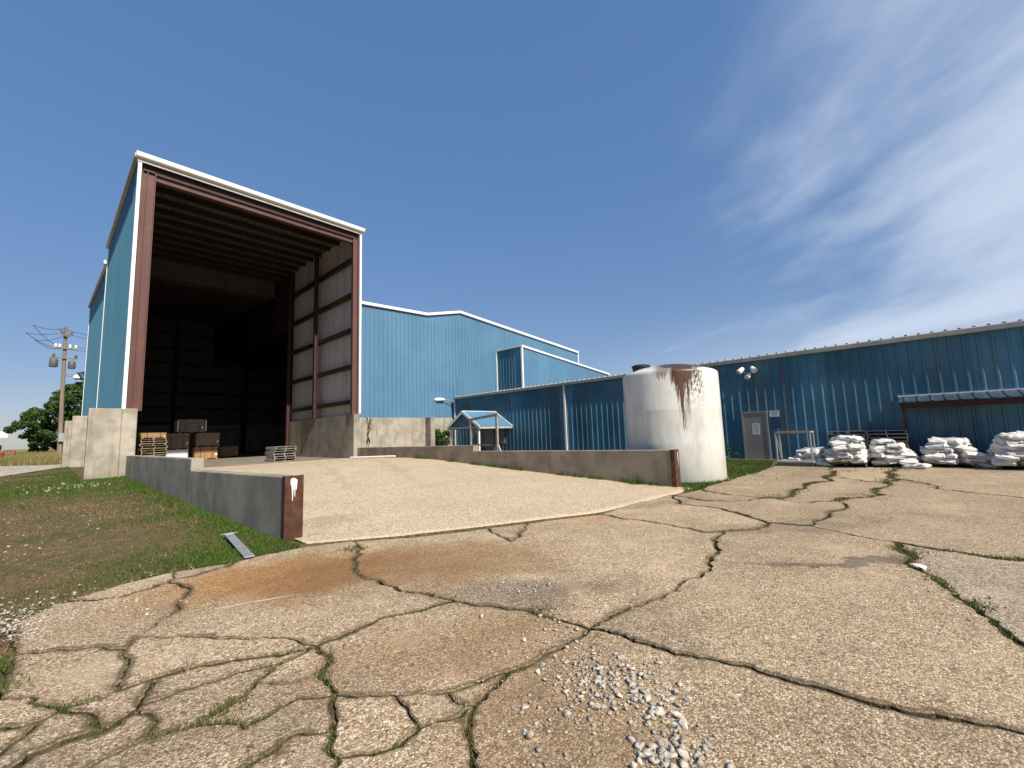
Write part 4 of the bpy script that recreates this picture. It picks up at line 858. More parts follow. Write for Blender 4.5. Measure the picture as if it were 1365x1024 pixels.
# ------------------------------------------------------------------ boxes in the bay
def carton(x, y, z, wx, wy, h, m_, label, strap=True, sheets=False, rz=0.0):
    c = thing('carton', (x, y, z), label, 'box', None, rz); L_ = lambda mb, n, mm, **k: mb.build(n, mm, c, local=True, **k)
    sk = MB()
    for sx_ in (-1, 0, 1): sk.box(sx_ * (wx / 2 - 0.08) - 0.05, sx_ * (wx / 2 - 0.08) + 0.05, -wy / 2, wy / 2, 0, 0.07)
    sk.box(-wx / 2, wx / 2, -wy / 2, wy / 2, 0.071, 0.09); L_(sk, 'skid', 'pallet_wood')
    bd = MB(); n = 24; ring = []
    for k in range(n):
        th = 2 * math.pi * (k + .5) / n; cx_, sy_ = math.cos(th), math.sin(th); e = 0.22
        ring.append((wx / 2 * math.copysign(abs(cx_) ** e, cx_), wy / 2 * math.copysign(abs(sy_) ** e, sy_)))
    lay = [(0.0, .985), (0.25, 1.01), (0.5, 1.02), (0.78, 1.012), (0.82, 0.99)]
    V = [(a * s_, b_ * s_, 0.092 + (h - 0.092) * t_) for t_, s_ in lay for a, b_ in ring]
    F = [(i * n + k, i * n + (k + 1) % n, (i + 1) * n + (k + 1) % n, (i + 1) * n + k) for i in range(len(lay) - 1) for k in range(n)] + [tuple(range(n))[::-1], tuple((len(lay) - 1) * n + k for k in range(n))]
    bd.add(V, F); L_(bd, 'body', m_)
    ld = MB(); zt = 0.092 + (h - 0.092) * 0.80
    V = [(a * 1.03, b_ * 1.03, zt) for a, b_ in ring] + [(a * 1.03, b_ * 1.03, h - 0.015) for a, b_ in ring] + [(a * 0.98, b_ * 0.98, h) for a, b_ in ring]
    ld.add(V, [(i * n + k, i * n + (k + 1) % n, (i + 1) * n + (k + 1) % n, (i + 1) * n + k) for i in range(2) for k in range(n)] + [tuple(range(n))[::-1], tuple(2 * n + k for k in range(n))]); L_(ld, 'lid', m_)
    if strap:
        for sx_ in (-0.25, 0.25): L_(MB().box(sx_ * wx - 0.012, sx_ * wx + 0.012, -wy / 2 * 1.045, wy / 2 * 1.045, 0.03, h + 0.004), 'strap', 'black_plastic')
    if sheets:
        for sx_ in (-1, 1): L_(MB().box(sx_ * (wx / 2 + 0.05) - 0.03, sx_ * (wx / 2 + 0.05) + 0.03, -wy / 2, wy / 2, 0.10, h - 0.06), 'edge_guard', 'white_card')
    L_(MB().box(wx * .36, wx * .44, -wy / 2 * 1.045, -wy / 2 * 1.03, h * .3, h * .45), 'label_sticker', 'white_card')
    return c
carton(7.30, 35.6, FZ, 1.35, 1.1, 0.86, 'cardboard', 'orange-brown cardboard box at the bottom of the stack in the bay')
carton(7.36, 35.6, FZ + 0.865, 1.36, 1.1, 0.92, 'shaded_cardboard', 'shaded brown cardboard box resting on the orange-brown box', False)
carton(5.70, 35.6, FZ + 0.75, 1.30, 1.1, 1.04, 'shaded_cardboard', 'shaded brown cardboard box resting on the white box')
carton(5.70, 35.6, FZ, 1.25, 1.1, 0.745, 'white_card', 'white cardboard box under a shaded brown one beside the pallets', False)
carton(6.45, 35.6, FZ + 1.80, 1.42, 1.1, 0.90, 'shaded_cardboard', 'topmost brown cardboard box with white edge guards', True, True)
carton(9.25, 38.2, FZ, 1.25, 1.1, 0.80, 'cardboard', 'brown cardboard box set back in shade behind the stack', False)
carton(4.05, 32.0, FZ + 11 * (PH + .001) + .002, 1.15, 1.0, 0.34, 'cardboard', 'flat brown cardboard box on top of the pallet stack', True)
# white pipe lying at the foot of the inner wall
a = gp(436, 612, .55); c = gp(500, 607.5, .55)
solo('pipe', MB().tube([(10.55, 21.2, ramp_z(10.5, 21.2) + 0.075), (11.5, 18.6, ramp_z(11.5, 18.6) + 0.085)], 0.045, 10), 'white_trim', 'white pipe lying on the ramp beside the right ramp wall', 'pipe', smooth=True)
# flat steel bar on the lawn
p0 = Vector((*gp(305, 715, .04), 0.075)); p1 = Vector((*gp(333, 743, .03), 0.035))
bar = thing('steel_bar', (p0.x, p0.y, 0), 'galvanised flat steel strip lying in the grass by the ramp wall', 'bar')
MB().beam(p0, p1, 0.125, 0.012).build('strip', 'galvanised', bar, bevel=0.003)
e_ = (p1 - p0).normalized(); sd_ = e_.cross(Vector((0, 0, 1)))
MB().beam(p0 - sd_ * 0.12 + Vector((0, 0, .012)), p0 + sd_ * 0.12 + Vector((0, 0, .012)), 0.05, 0.012).build('end_flange', 'galvanised', bar)
# loose black cables hanging down the lit base wall
cb = thing('cable_bundle', (14.6, YW - 0.14, 0.9), 'tangle of black cables hanging down the sunlit concrete wall', 'cable')
for k in range(5):
    pts = []; x = 14.35 + 0.16 * k
    for i in range(14): x += rnd.gauss(0, 0.07) - 0.12 * (x - 14.62); pts.append((x, YW - 0.125 - 0.012 * (k % 3), 2.96 - 0.155 * i * (1 if k % 2 else 0.85)))
    MB().tube(pts, 0.016, 5).build('cable', 'rope_black', cb)

# ------------------------------------------------------------------ metal rack by the door
rk = thing('metal_rack', (19.6, 3.55, 0), 'open steel rack frame on a low platform beside the grey door', 'rack')
MB().box(19.22, 20.0, 2.92, 4.14, 0.14, 0.21).build('platform', 'grey_trim', rk, bevel=0.006)
for x in (19.28, 19.94):
    MB().box(x - 0.06, x + 0.06, 2.96, 4.10, 0.0, 0.138).build('runner', 'old_wood', rk)  # dark colour stands for the shaded gap under the platform
for x in (19.27, 19.95):
    for y in (2.97, 4.09): MB().box(x - 0.022, x + 0.022, y - 0.022, y + 0.022, 0.212, 1.24).build('post', 'grey_trim', rk)
    MB().box(x - 0.03, x + 0.03, 2.94, 4.12, 1.243, 1.31).build('top_rail', 'pallet_wood', rk)
for y in (2.97, 4.09):
    MB().box(19.302, 19.918, y - 0.02, y + 0.02, 1.25, 1.29).build('cross_rail', 'grey_trim', rk)
MB().tube([(19.30, 4.09, 1.15), (19.92, 4.09, 0.26)], 0.016, 6).build('brace', 'grey_trim', rk)
MB().tube([(19.31, 2.97, 1.10), (19.31, 2.97, 0.5), (19.6, 2.97, 0.26)], 0.014, 6).build('brace', 'grey_trim', rk)

# ------------------------------------------------------------------ piles of white sacks
def sack_mesh(seed):
    r = random.Random(seed); L, Wd, H = 0.80, 0.48, 0.20; nu, nv = 26, 16; mb = MB(); V = []
    ph = [r.uniform(0, 6.28) for _ in range(6)]
    for i in range(nu + 1):
        u = -1 + 2 * i / nu; 
        for j in range(nv):
            th = 2 * math.pi * j / nv; cw, sw = math.cos(th), math.sin(th)
            wv = Wd / 2 * (1 - 0.10 * abs(u) ** 3) * math.copysign(abs(cw) ** 0.55, cw)
            full = max(0.07, (1 - abs(u) ** 3.2)) ** 0.6
            hv = H / 2 * full * math.copysign(abs(sw) ** 0.75, sw) * (1 + 0.25 * math.sin(3.1 * u + ph[0]) * math.cos(th + ph[1]))
            xv = L / 2 * u * (1 - 0.03 * (1 - abs(cw)) + 0.04 * abs(cw) ** 3 * abs(u))
            w1 = 0.018 * math.sin(9 * u + ph[2] + 2 * th) + 0.014 * math.sin(5 * th + ph[3] + 4 * u) + 0.008 * math.sin(15 * u + 3 * th + ph[0])
            bend = -0.035 * u * u + 0.02 * math.sin(2.2 * u + ph[4]); edge = 0.016 * math.sin(7 * th + ph[5]) * abs(u) ** 4
            V.append((xv + edge, wv + w1 * 0.7, H / 2 + hv + w1 + bend))
    F = [(i * nv + j, i * nv + (j + 1) % nv, (i + 1) * nv + (j + 1) % nv, (i + 1) * nv + j) for i in range(nu) for j in range(nv)] + [tuple(range(nv))[::-1], tuple(nu * nv + j for j in range(nv))]
    mb.add(V, F); return mb.mesh('sack', 'sack_weave', smooth=True)
SACKS = [sack_mesh(k) for k in range(6)]
def sack(x, y, z, rz, label, group, sc=1.0):
    o = link('sack', rnd.choice(SACKS), None, (x, y, z)); o.rotation_euler = (rnd.uniform(-.14, .14), rnd.uniform(-.14, .14), rz); o.scale = (sc, sc, sc)
    return tag(o, label, 'sack', group)
def pile(cx, cy, wx, wy, layers, label, where, taper=0.06, lean=0.0):
    put_pallet('old_wood', cx, cy, 0.004, math.pi / 2, 'low pallet carrying ' + where, 'pallets under the sack piles'); z = PH + 0.008
    for k, nrow in enumerate(layers):
        sxw = wx * (1 - taper * k); syw = wy * (1 - taper * k); n = nrow
        for i in range(n):
            if k % 2 == 0:
                y = cy + lean * k - syw / 2 + syw * (i % ((n + 1) // 2) + 0.5) / ((n + 1) // 2); x = cx + (-0.25 if i < (n + 1) // 2 else 0.27) * sxw; rz = math.pi / 2 if syw / ((n + 1) // 2) > .6 else 0.0
            else:
                h2 = max(1, n // 2); y = cy + lean * k - syw / 2 + syw * (i % h2 + 0.5) / h2; x = cx + (-0.28 if i < h2 else 0.28 if i < 2 * h2 else 0.0) * sxw; rz = math.pi / 2 if syw / h2 > .5 else 0.0
            lab = label if 0 < k < len(layers) - 1 else label.replace('white sack in', 'white sack at the bottom of' if k == 0 else 'white sack on top of')
            sack(x + rnd.uniform(-.09, .09), y + rnd.uniform(-.09, .09), z + rnd.uniform(-.02, .02), rz + rnd.uniform(-.42, .42), lab, lab.replace('white sack', 'sacks'), rnd.uniform(0.94, 1.08))
        z += 0.152
pile(20.25, 3.12, 0.95, 0.92, [5, 4, 3], 'white sack in the small low pile behind the metal rack', 'the small low sack pile behind the metal rack')
pile(19.92, 2.02, 1.12, 1.22, [6, 6, 6, 4, 4, 2], 'white sack in the tall rounded pile next to the metal rack', 'the tall rounded sack pile next to the metal rack', 0.11)
pile(20.30, 0.74, 1.10, 1.12, [6, 6, 4, 4, 2], 'white sack in the leaning pile in front of the awning post', 'the leaning sack pile in front of the awning post', 0.12, 0.05)
pile(20.80, -0.66, 1.10, 1.28, [6, 6, 6, 4, 3], 'white sack in the broad pile under the awning beside slumped sacks', 'the broad sack pile under the awning', 0.13)
pile(20.35, -2.22, 1.15, 1.40, [6, 6, 6, 6, 4, 3], 'white sack in the highest pile under the awning', 'the highest sack pile under the awning', 0.105)
for k, (x, y, z, r_) in enumerate(((20.55, -1.42, .02, 1.4), (20.62, -1.45, .15, 1.2), (20.5, -1.38, .28, 1.7))): sack(x, y, z, r_, 'white sack slumped on the ground between the two awning piles', 'sacks slumped between the awning piles', .85)
for k, (x, y, z) in enumerate(((19.55, 0.18, .015), (19.62, 2.72, .015))): sack(x, y, z, 1.2, ('white sack fallen at the foot of the leaning pile', 'white sack fallen between the small and the tall pile')[k], None, .8)

# ------------------------------------------------------------------ foliage
def blades(name, P_, h, wd, tint, mname, lean=0.5, seg=1):
    n = len(P_); az = rng.uniform(0, 2 * np.pi, n); la = rng.uniform(0, 2 * np.pi, n); ll = rng.random(n) * lean
    side = np.stack([np.cos(az), np.sin(az), np.zeros(n)], 1) * (wd / 2)[:, None]
    tip = P_ + np.stack([np.cos(la) * ll * h, np.sin(la) * ll * h, h * np.sqrt(np.maximum(0.05, 1 - ll * ll))], 1)
    if seg == 1:
        V = np.stack([P_ - side, P_ + side, tip], 1).reshape(-1, 3); F = np.arange(3 * n).reshape(n, 3); T = np.repeat(tint, 3)
    else:
        mid = P_ * 0.45 + tip * 0.55; mid[:, 2] += 0.12 * h; mid[:, :2] = P_[:, :2] * 0.65 + tip[:, :2] * 0.35
        V = np.stack([P_ - side, P_ + side, mid + side * 0.8, mid - side * 0.8, tip], 1).reshape(-1, 3); b_ = np.arange(n)[:, None] * 5
        F = np.concatenate([b_ + [0, 1, 2], b_ + [0, 2, 3], b_ + [3, 2, 4]], 0); T = np.repeat(tint, 5)
    return npmesh(name, V, F, mname, T)
lawn = lambda x, y: ~in_poly(x, y, bnd) & ~in_poly(x, y, rd) & (x < 2.68 - 0.0413 * (y - 7.6) + 0.0) & ~((y > 22.1) & (x > 0.9))
# lawn: short worn turf, greener along the wall
N = 420000; y = 6.2 + 24 * rng.random(N) ** 1.5; y[70000:110000] = 3.4 + 4.5 * rng.random(40000); y[:70000] = 18 + 20 * rng.random(70000); x = 2.75 - (10.5 + 0.2 * y) * rng.random(N) ** 1.15
keep = lawn(x, y); x, y = x[keep], y[keep]
wallx = 2.68 - 0.0413 * (y - 7.6); dw = wallx - x
lush = np.exp(-np.clip(dw, 0, None) / 0.60) * (0.75 + 0.8 * fbm(x, y, 0.9, 7)); lush = np.maximum(lush, 0.85 * np.exp(-((x - 2.15) ** 2 + (y - 7.6) ** 2) / 1.6)); lush = np.maximum(lush, 0.55 * np.exp(-((y - 20.5) / 3.0) ** 2))
pt = fbm(x, y, 0.75, 9) + 0.35 * (fbm(x, y, 2.6, 11) - 0.5); dens = np.clip((pt - 0.30) * 3.4, 0.22, 1) * 0.85 + lush
keep = rng.random(len(x)) < np.clip(dens, 0.06, 1); x, y, lush, pt = x[keep], y[keep], lush[keep], pt[keep]
z = ground_z(x, y) - 0.005; n = len(x)
h = (0.016 + 0.030 * rng.random(n)) * (0.75 + 1.2 * np.clip(lush, 0, 1)) * (1 + 0.02 * y); wd = (0.005 + 0.006 * rng.random(n)) * (1 + 0.075 * y) * (1 + 1.2 * np.clip(lush, 0, 1))
tint = np.clip(0.55 - 0.60 * lush + 1.5 * (fbm(x, y, 0.55, 13) - 0.5) + 0.28 * rng.standard_normal(n), 0, 1)
tag(link('lawn_grass', blades('lawn_grass', np.stack([x, y, z], 1), h, wd, tint, 'grass_blades', 0.97)), 'short worn turf, brown and green, along the ramp wall', 'grass', kind='stuff')
# grass round the tank and in the strip behind the right ramp wall
tg = W2([(912, 657), (935, 652), (985, 636), (1025, 624)]) + [(21.4, 4.7), (21.6, 4.9), (21.6, 26), (11.95, 26), (11.95, 4.85)]
N = 60000; x = rng.uniform(10.8, 21.6, N); y = 4.0 + 18 * rng.random(N) ** 1.7
keep = in_poly(x, y, tg) & (np.hypot(x - 13.78, y - 5.81) > 1.5); x, y = x[keep], y[keep]; keep = rng.random(len(x)) < np.clip((fbm(x, y, 0.9, 3) - 0.22) * 4, 0, 1); x, y = x[keep], y[keep]; n = len(x)
tag(link('tank_grass', blades('tank_grass', np.stack([x, y, ground_z(x, y) * 0 - 0.02], 1), 0.05 + 0.09 * rng.random(n), 0.016 + 0.014 * rng.random(n), np.clip(0.18 + 0.22 * rng.standard_normal(n), 0, 1), 'grass_blades', 0.7)), 'bright green grass round the foot of the white tank', 'grass', kind='stuff')
# weeds in the cracks and along the wall feet
PX = []; HS = []; TS = []
def tuft(x, y, z, k, spread, h0, t0):
    for _ in range(k): PX.append((x + rnd.gauss(0, spread), y + rnd.gauss(0, spread), z)); HS.append(h0 * rnd.uniform(0.35, 1.15)); TS.append(min(1, max(0, rnd.gauss(t0, 0.22))))
for d, wd_, p in lines[1:]:
    for a, c in zip(p[:-1], p[1:]):
        L = math.hypot(c[0] - a[0], c[1] - a[1]); mx, my = (a[0] + c[0]) / 2, (a[1] + c[1]) / 2
        if mx < -2 or my < -5: continue
        cl_n = float(fbm(mx, my, 1.7, 21)); k = d * max(0.0, cl_n - 0.37) * 7.0
        dist = math.hypot(mx, my); cnt = k * L * 420 / (1 + 0.06 * dist)
        cnt = int(cnt) + (rnd.random() < cnt % 1)
        for _ in range(cnt):
            u_ = rnd.random(); tuft(a[0] + (c[0] - a[0]) * u_, a[1] + (c[1] - a[1]) * u_, -0.038, 2, 0.010 + 0.010 * wd_ + 0.0012 * dist, 0.018 + 0.022 * max(0, cl_n - .45) * 4 + 0.003 * dist, 0.58)
for px, py, k, s_, h0 in ((469, 733, 260, .10, .14), (440, 868, 120, .05, .09), (432, 900, 160, .045, .10), (600, 800, 110, .07, .10), (722, 814, 160, .07, .12), (785, 838, 110, .05, .07), (676, 898, 220, .07, .07), (625, 945, 240, .06, .07), (100, 938, 200, .06, .09), (155, 930, 160, .05, .08), (125, 975, 150, .05, .09), (305, 948, 200, .06, .12), (380, 880, 70, .04, .07), (1205, 734, 420, .11, .10), (1230, 762, 200, .08, .07), (1295, 805, 350, .07, .10), (1320, 826, 160, .06, .06), (1031, 662, 160, .20, .13), (1060, 655, 130, .18, .12), (1160, 661, 140, .22, .12), (1192, 640, 90, .20, .14), (1060, 908, 60, .03, .05), (566, 970, 220, .06, .07), (440, 985, 180, .05, .08), (385, 1005, 120, .05, .08), (8, 880, 260, .10, .09), (2, 915, 260, .10, .10), (20, 1000, 120, .06, .07), (1130, 628, 60, .22, .16), (1210, 627, 50, .2, .16), (1185, 626, 40, .2, .2)):
    xx, yy = gp(px, py); tuft(xx, yy, -0.04, int(k * 1.5), s_ * 1.0, h0 * 0.62, 0.42)
for i in range(260):   # foot of the right ramp wall
    yy = 5.2 + 12 * rnd.random(); 
    if float(fbm(yy, 2.0, 0.9, 31)) > 0.47: tuft(11.60 - abs(rnd.gauss(0, .05)), yy, ramp_z(11.5, yy) + 0.015, 9, 0.05, 0.13, 0.30)
tuft(11.5, 6.0, ramp_z(11.5, 6.0), 60, .07, .30, 0.15)
P_ = np.array(PX); n = len(P_); dist = np.hypot(P_[:, 0], P_[:, 1])
tag(link('crack_weeds', blades('crack_weeds', P_, np.array(HS), (0.004 + 0.004 * rng.random(n)) * (1 + 0.09 * dist), np.array(TS), 'grass_blades', 0.8, 2)), 'weeds and grass growing out of the cracks between slabs', 'weeds', kind='stuff')

# a dry sprig in one of the cracks
sx_, sy_ = gp(250, 892); tw = MB()
for k in range(9):
    a = rnd.uniform(0, 6.28); l = rnd.uniform(.10, .19); tip = Vector((math.cos(a) * l * .55, math.sin(a) * l * .55, l)); tw.tube([(sx_, sy_, -.03), Vector((sx_, sy_, 0)) + tip * .5 + Vector((rnd.uniform(-.01, .01), 0, .01)), Vector((sx_, sy_, 0)) + tip], [.0028, .002, .001], 4)
solo('dry_sprig', tw, 'pallet_wood', 'dry leafless sprig standing in a crack of the pavement', 'weed', base=(sx_, sy_, -.03))

def leaf_cloud(centers, radii, n, size, seed):
    g = np.random.default_rng(seed); idx = g.integers(0, len(centers), n); c = np.array(centers)[idx]; r = np.array(radii)[idx]
    d = g.standard_normal((n, 3)); d /= np.linalg.norm(d, axis=1)[:, None]; rad = r[:, None] * (0.55 + 0.5 * g.random((n, 1)) ** 0.6) * np.array([1, 1, 0.8])
    p = c + d * rad; a = g.standard_normal((n, 3)); a /= np.linalg.norm(a, axis=1)[:, None]; b_ = np.cross(a, g.standard_normal((n, 3))); b_ /= np.linalg.norm(b_, axis=1)[:, None]
    s_ = (size * (0.6 + 0.8 * g.random(n)))[:, None]
    V = np.stack([p - a * s_, p + b_ * s_ * .55, p + a * s_, p - b_ * s_ * .55], 1).reshape(-1, 3); F = np.arange(4 * n).reshape(n, 4)
    tint = np.repeat(np.clip(0.45 + 0.22 * g.standard_normal(n) + 0.25 * d[:, 2] + 0.2 * (g.random(len(centers))[idx] - .5), 0, 1), 4)
    return V, F, tint
def tree(name, loc, cents, rads, nleaf, lsize, trunk, seed, label, cat='tree', group=None):
    t_ = thing(name, loc, label, cat, group); V, F, T = leaf_cloud(cents, rads, nleaf, lsize, seed)
    link('crown', npmesh('crown', V - np.array(loc), F, 'tree_leaf', T), t_)
    mb = MB()
    for pts, rs in trunk: mb.tube(pts, rs, 8)
    mb.build('trunk', 'bark', t_, smooth=True); return t_
# broad tree beyond the field
TY = 118.0; tx0 = 3.6; g = random.Random(5); cents = []; rads = []
lobes = [(-3.4, 4.6, 1.9), (-2.2, 3.6, 2.0), (-1.6, 6.4, 2.2), (0.0, 8.2, 2.3), (0.2, 4.6, 2.6), (1.8, 10.2, 2.4), (2.2, 6.6, 2.8), (3.6, 12.0, 2.3), (4.6, 9.0, 3.0), (5.2, 5.2, 2.8), (6.4, 11.8, 2.3), (7.4, 8.0, 3.0), (9.2, 10.0, 2.4), (9.6, 5.6, 2.6), (11.2, 7.4, 2.2), (1.0, 3.2, 1.8), (3.2, 3.6, 2.2), (7.6, 3.8, 2.2), (-1.2, 2.2, 1.5), (1.6, 1.9, 1.5), (4.4, 2.0, 1.6), (6.4, 2.2, 1.6)]
for lx, lz, lr in lobes:
    for k in range(9): cents.append((lx + 0.7 + g.gauss(0, lr * .5), TY + g.gauss(0, 2.6), lz + 0.6 + g.gauss(0, lr * .42))); rads.append(lr * g.uniform(.28, .55))
trunk = [([(tx0, TY, 0), (tx0 + .1, TY, 2.0), (tx0 + .1, TY, 4.5), (tx0 + .3, TY, 8), (tx0 + .4, TY, 11)], [.55, .42, .36, .24, .1])]
for lx, lz, lr in lobes[::2]: trunk.append(([(tx0 + .1, TY, 2.5), ((tx0 + lx) / 2, TY + g.uniform(-.6, .6), 0.45 * lz + 2.0), (lx, TY + g.uniform(-1, 1), lz)], [.24, .15, .05]))
tree('broadleaf_tree', (tx0, TY, 0.2), cents, rads, 34000, 0.27, trunk, 4, 'broad dark green tree behind the utility pole')
g = random.Random(9); cents = [(-14.6 + g.uniform(-3.2, 3.2), 240 + g.uniform(-2, 2), 1.4 + g.random() * 1.8) for _ in range(16)]
tree('far_bush', (-14.6, 240, 0.1), cents, [1.0] * 16, 2600, .22, [([(-14.6, 240, 0), (-14.6, 240, 1.5)], [.2, .1])], 5, 'small dark bush on the horizon under the white sign', 'bush')
# shrub against the lit base wall
g = random.Random(2); cents = [(20.35 + g.gauss(0, .30), 26.35 + g.gauss(0, .18), 1.0 + g.random() * 0.95 * (1 - .0)) for _ in range(22)]
tree('shrub', (20.35, 26.35, 0), cents, [0.22] * 22, 1500, .075, [([(20.35, 26.35, -.05), (20.4, 26.35, .9)], [.03, .015]), ([(20.35, 26.35, .3), (20.1, 26.3, 1.2)], [.02, .01]), ([(20.35, 26.35, .4), (20.7, 26.4, 1.3)], [.02, .01])], 6, 'leafy green shrub growing beside the concrete pier', 'shrub')
g = random.Random(3); cents = [(21.3 + g.gauss(0, .22), 6.9 + g.gauss(0, .35), 0.10 + g.random() * 0.5) for _ in range(14)]
tree('weed_clump', (21.3, 6.9, 0), cents, [0.16] * 14, 900, .05, [([(21.3, 6.9, -.05), (21.3, 6.9, .4)], [.012, .006])], 8, 'green weed clump between the white tank and the grey door', 'weed')
# tall field grass beyond the road
N = 60000; y = 43 + 90 * rng.random(N) ** 1.6; x = -0.11 * y + (0.14 * y + 3.5) * rng.random(N) - 1.5
rp_ = rd; keep = ~in_poly(x, y, rp_) & (x < 1.6); x, y = x[keep], y[keep]; n = len(x)
tag(link('field_grass', blades('field_grass', np.stack([x, y, ground_z(x, y)], 1), (0.35 + 0.45 * rng.random(n)) * (0.5 + fbm(x, y, .2, 4)), 0.03 + 0.03 * rng.random(n), np.clip(fbm(x, y, 0.12, 15) * 1.1 - 0.05 + 0.2 * rng.standard_normal(n), 0, 1), 'field_grass', 0.5)), 'tall straw-coloured grass in the field beyond the gravel road', 'grass', kind='stuff')

# ------------------------------------------------------------------ loose stones
def stone_mesh(seed, sub=1):
    r = random.Random(seed); bm = bmesh.new(); bmesh.ops.create_icosphere(bm, subdivisions=sub, radius=1.0); sc = (r.uniform(.8, 1.25), r.uniform(.65, 1.0), r.uniform(.45, .8))
    pl_ = [(Vector((r.gauss(0, 1), r.gauss(0, 1), r.gauss(0, 1))).normalized(), r.uniform(.25, .72)) for _ in range(9)]
    for v in bm.verts:
        for nn, dd in pl_:
            q = v.co.dot(nn)
            if q > dd: v.co -= nn * (q - dd)
        v.co *= 1.25 + r.uniform(-.10, .10); v.co.x *= sc[0]; v.co.y *= sc[1]; v.co.z *= sc[2]
    me = bpy.data.meshes.new('stone'); bm.to_mesh(me); bm.free(); me.materials.append(MATS['limestone']); return me
SM = [stone_mesh(k, 2) for k in range(7)]; SV = []
for me in (stone_mesh(k + 20, 1) for k in range(8)):
    SV.append((np.array([v.co[:] for v in me.vertices]), np.array([p.vertices[:] for p in me.polygons])))
spots = []
def scatter(px, py, sx_, sy_, n, r0, r1, z=0.0):
    for _ in range(int(n * 1.5)):
        q = (px + rnd.gauss(0, sx_), py + rnd.gauss(0, sy_)); x_, y_ = gp(*q, z); spots.append((x_, y_, z, r0 + (r1 - r0) * rnd.random() ** 2.6))
scatter(775, 885, 22, 22, 120, .006, .024); scatter(800, 915, 28, 20, 150, .006, .026); scatter(845, 905, 18, 22, 60, .008, .03); scatter(880, 945, 20, 14, 26, .012, .03)
scatter(895, 1000, 26, 16, 130, .007, .030); scatter(690, 785, 22, 8, 34, .010, .030); scatter(745, 835, 28, 12, 40, .008, .026); scatter(760, 900, 70, 60, 160, .004, .016); scatter(700, 960, 40, 40, 30, .005, .022)
scatter(25, 835, 24, 12, 170, .006, .024); scatter(60, 815, 50, 8, 150, .005, .020); scatter(150, 800, 60, 15, 90, .008, .025); scatter(1245, 770, 26, 16, 40, .008, .02); scatter(1000, 638, 22, 4, 60, .02, .05)
scatter(330, 790, 120, 40, 60, .005, .018); scatter(600, 850, 160, 60, 70, .004, .012)
for _ in range(420):     # pale rubble in the lawn
    q = (rnd.uniform(0, 330), rnd.uniform(645, 800)); x_, y_ = gp(*q)
    if bool(lawn(np.array([x_]), np.array([y_]))[0]) and float(fbm(x_, y_, 1.1, 17)) > 0.50: spots.append((x_, y_, float(ground_z(x_, y_)), rnd.uniform(.006, .024) * (1 + .03 * y_)))
for _ in range(120):
    x_, y_ = 1.0 + rnd.gauss(-.5, .5), 20.0 + rnd.gauss(0, .7); spots.append((x_, y_, float(ground_z(x_, y_)), rnd.uniform(.02, .06)))
Vs, Fs, k = [], [], 0
for (x_, y_, z_, r_) in spots:
    v, f = SV[rnd.randrange(8)]; a = rnd.uniform(0, 6.28); M_ = np.array([[math.cos(a), -math.sin(a), 0], [math.sin(a), math.cos(a), 0], [0, 0, 1]])
    Vs.append(v @ M_.T * r_ + [x_, y_, z_ + r_ * .35]); Fs.append(f + k); k += len(v)
tag(link('loose_gravel', npmesh('loose_gravel', np.concatenate(Vs), np.concatenate(Fs), 'limestone')), 'pale crushed limestone scattered over pavement and lawn', 'gravel', kind='stuff')
for px, py, r_ in ((707, 982, .030), (699, 855, .024), (697, 848, .017), (829, 879, .026), (878, 952, .034), (901, 955, .034), (900, 968, .028), (914, 969, .032), (916, 934, .028), (866, 934, .027), (827, 930, .026), (794, 944, .026), (802, 945, .020), (754, 955, .024), (699, 945, .022), (723, 888, .022), (717, 897, .020), (882, 994, .032), (888, 1010, .030), (912, 1012, .030), (863, 1008, .028), (935, 1014, .022), (641, 823, .030)):
    x_, y_ = gp(px, py); o = link('stone', rnd.choice(SM), None, (x_, y_, r_ * .38)); o.scale = (r_, r_, r_); o.rotation_euler.z = rnd.uniform(0, 6.28)
    tag(o, 'fist-sized pale limestone lying loose on the cracked concrete', 'stone', 'loose stones on the pavement')
# litter and weathered scraps
lx, ly = gp(1226, 758); lt = MB(); lt.add([(lx - .06, ly - .05, .012), (lx + .05, ly - .06, .02), (lx + .07, ly + .04, .03), (lx - .02, ly + .06, .045), (lx, ly, .05)], [(0, 1, 4), (1, 2, 4), (2, 3, 4), (3, 0, 4), (0, 3, 2, 1)])
solo('litter', lt, 'white_card', 'crumpled white scrap lying in the weedy crack', 'litter')
a, c = gp(286, 814), gp(391, 795); st = MB().tube([(a[0], a[1], .012), ((a[0] + c[0]) / 2 + .02, (a[1] + c[1]) / 2 - .02, .016), (c[0], c[1], .012)], [.008, .010, .006], 6)
solo('stick', st, 'grey_wood', 'thin grey stick lying on the rust-stained slab', 'stick')
x_, y_ = gp(414, 717); o = link('rubble_block', stone_mesh(77, 2), None, (x_ + .05, y_ + .02, .03)); o.scale = (.16, .12, .12); o.data.materials.clear(); o.data.materials.append(MATS['shade_concrete']); tag(o, 'broken grey concrete lump at the foot of the left ramp post', 'rubble')

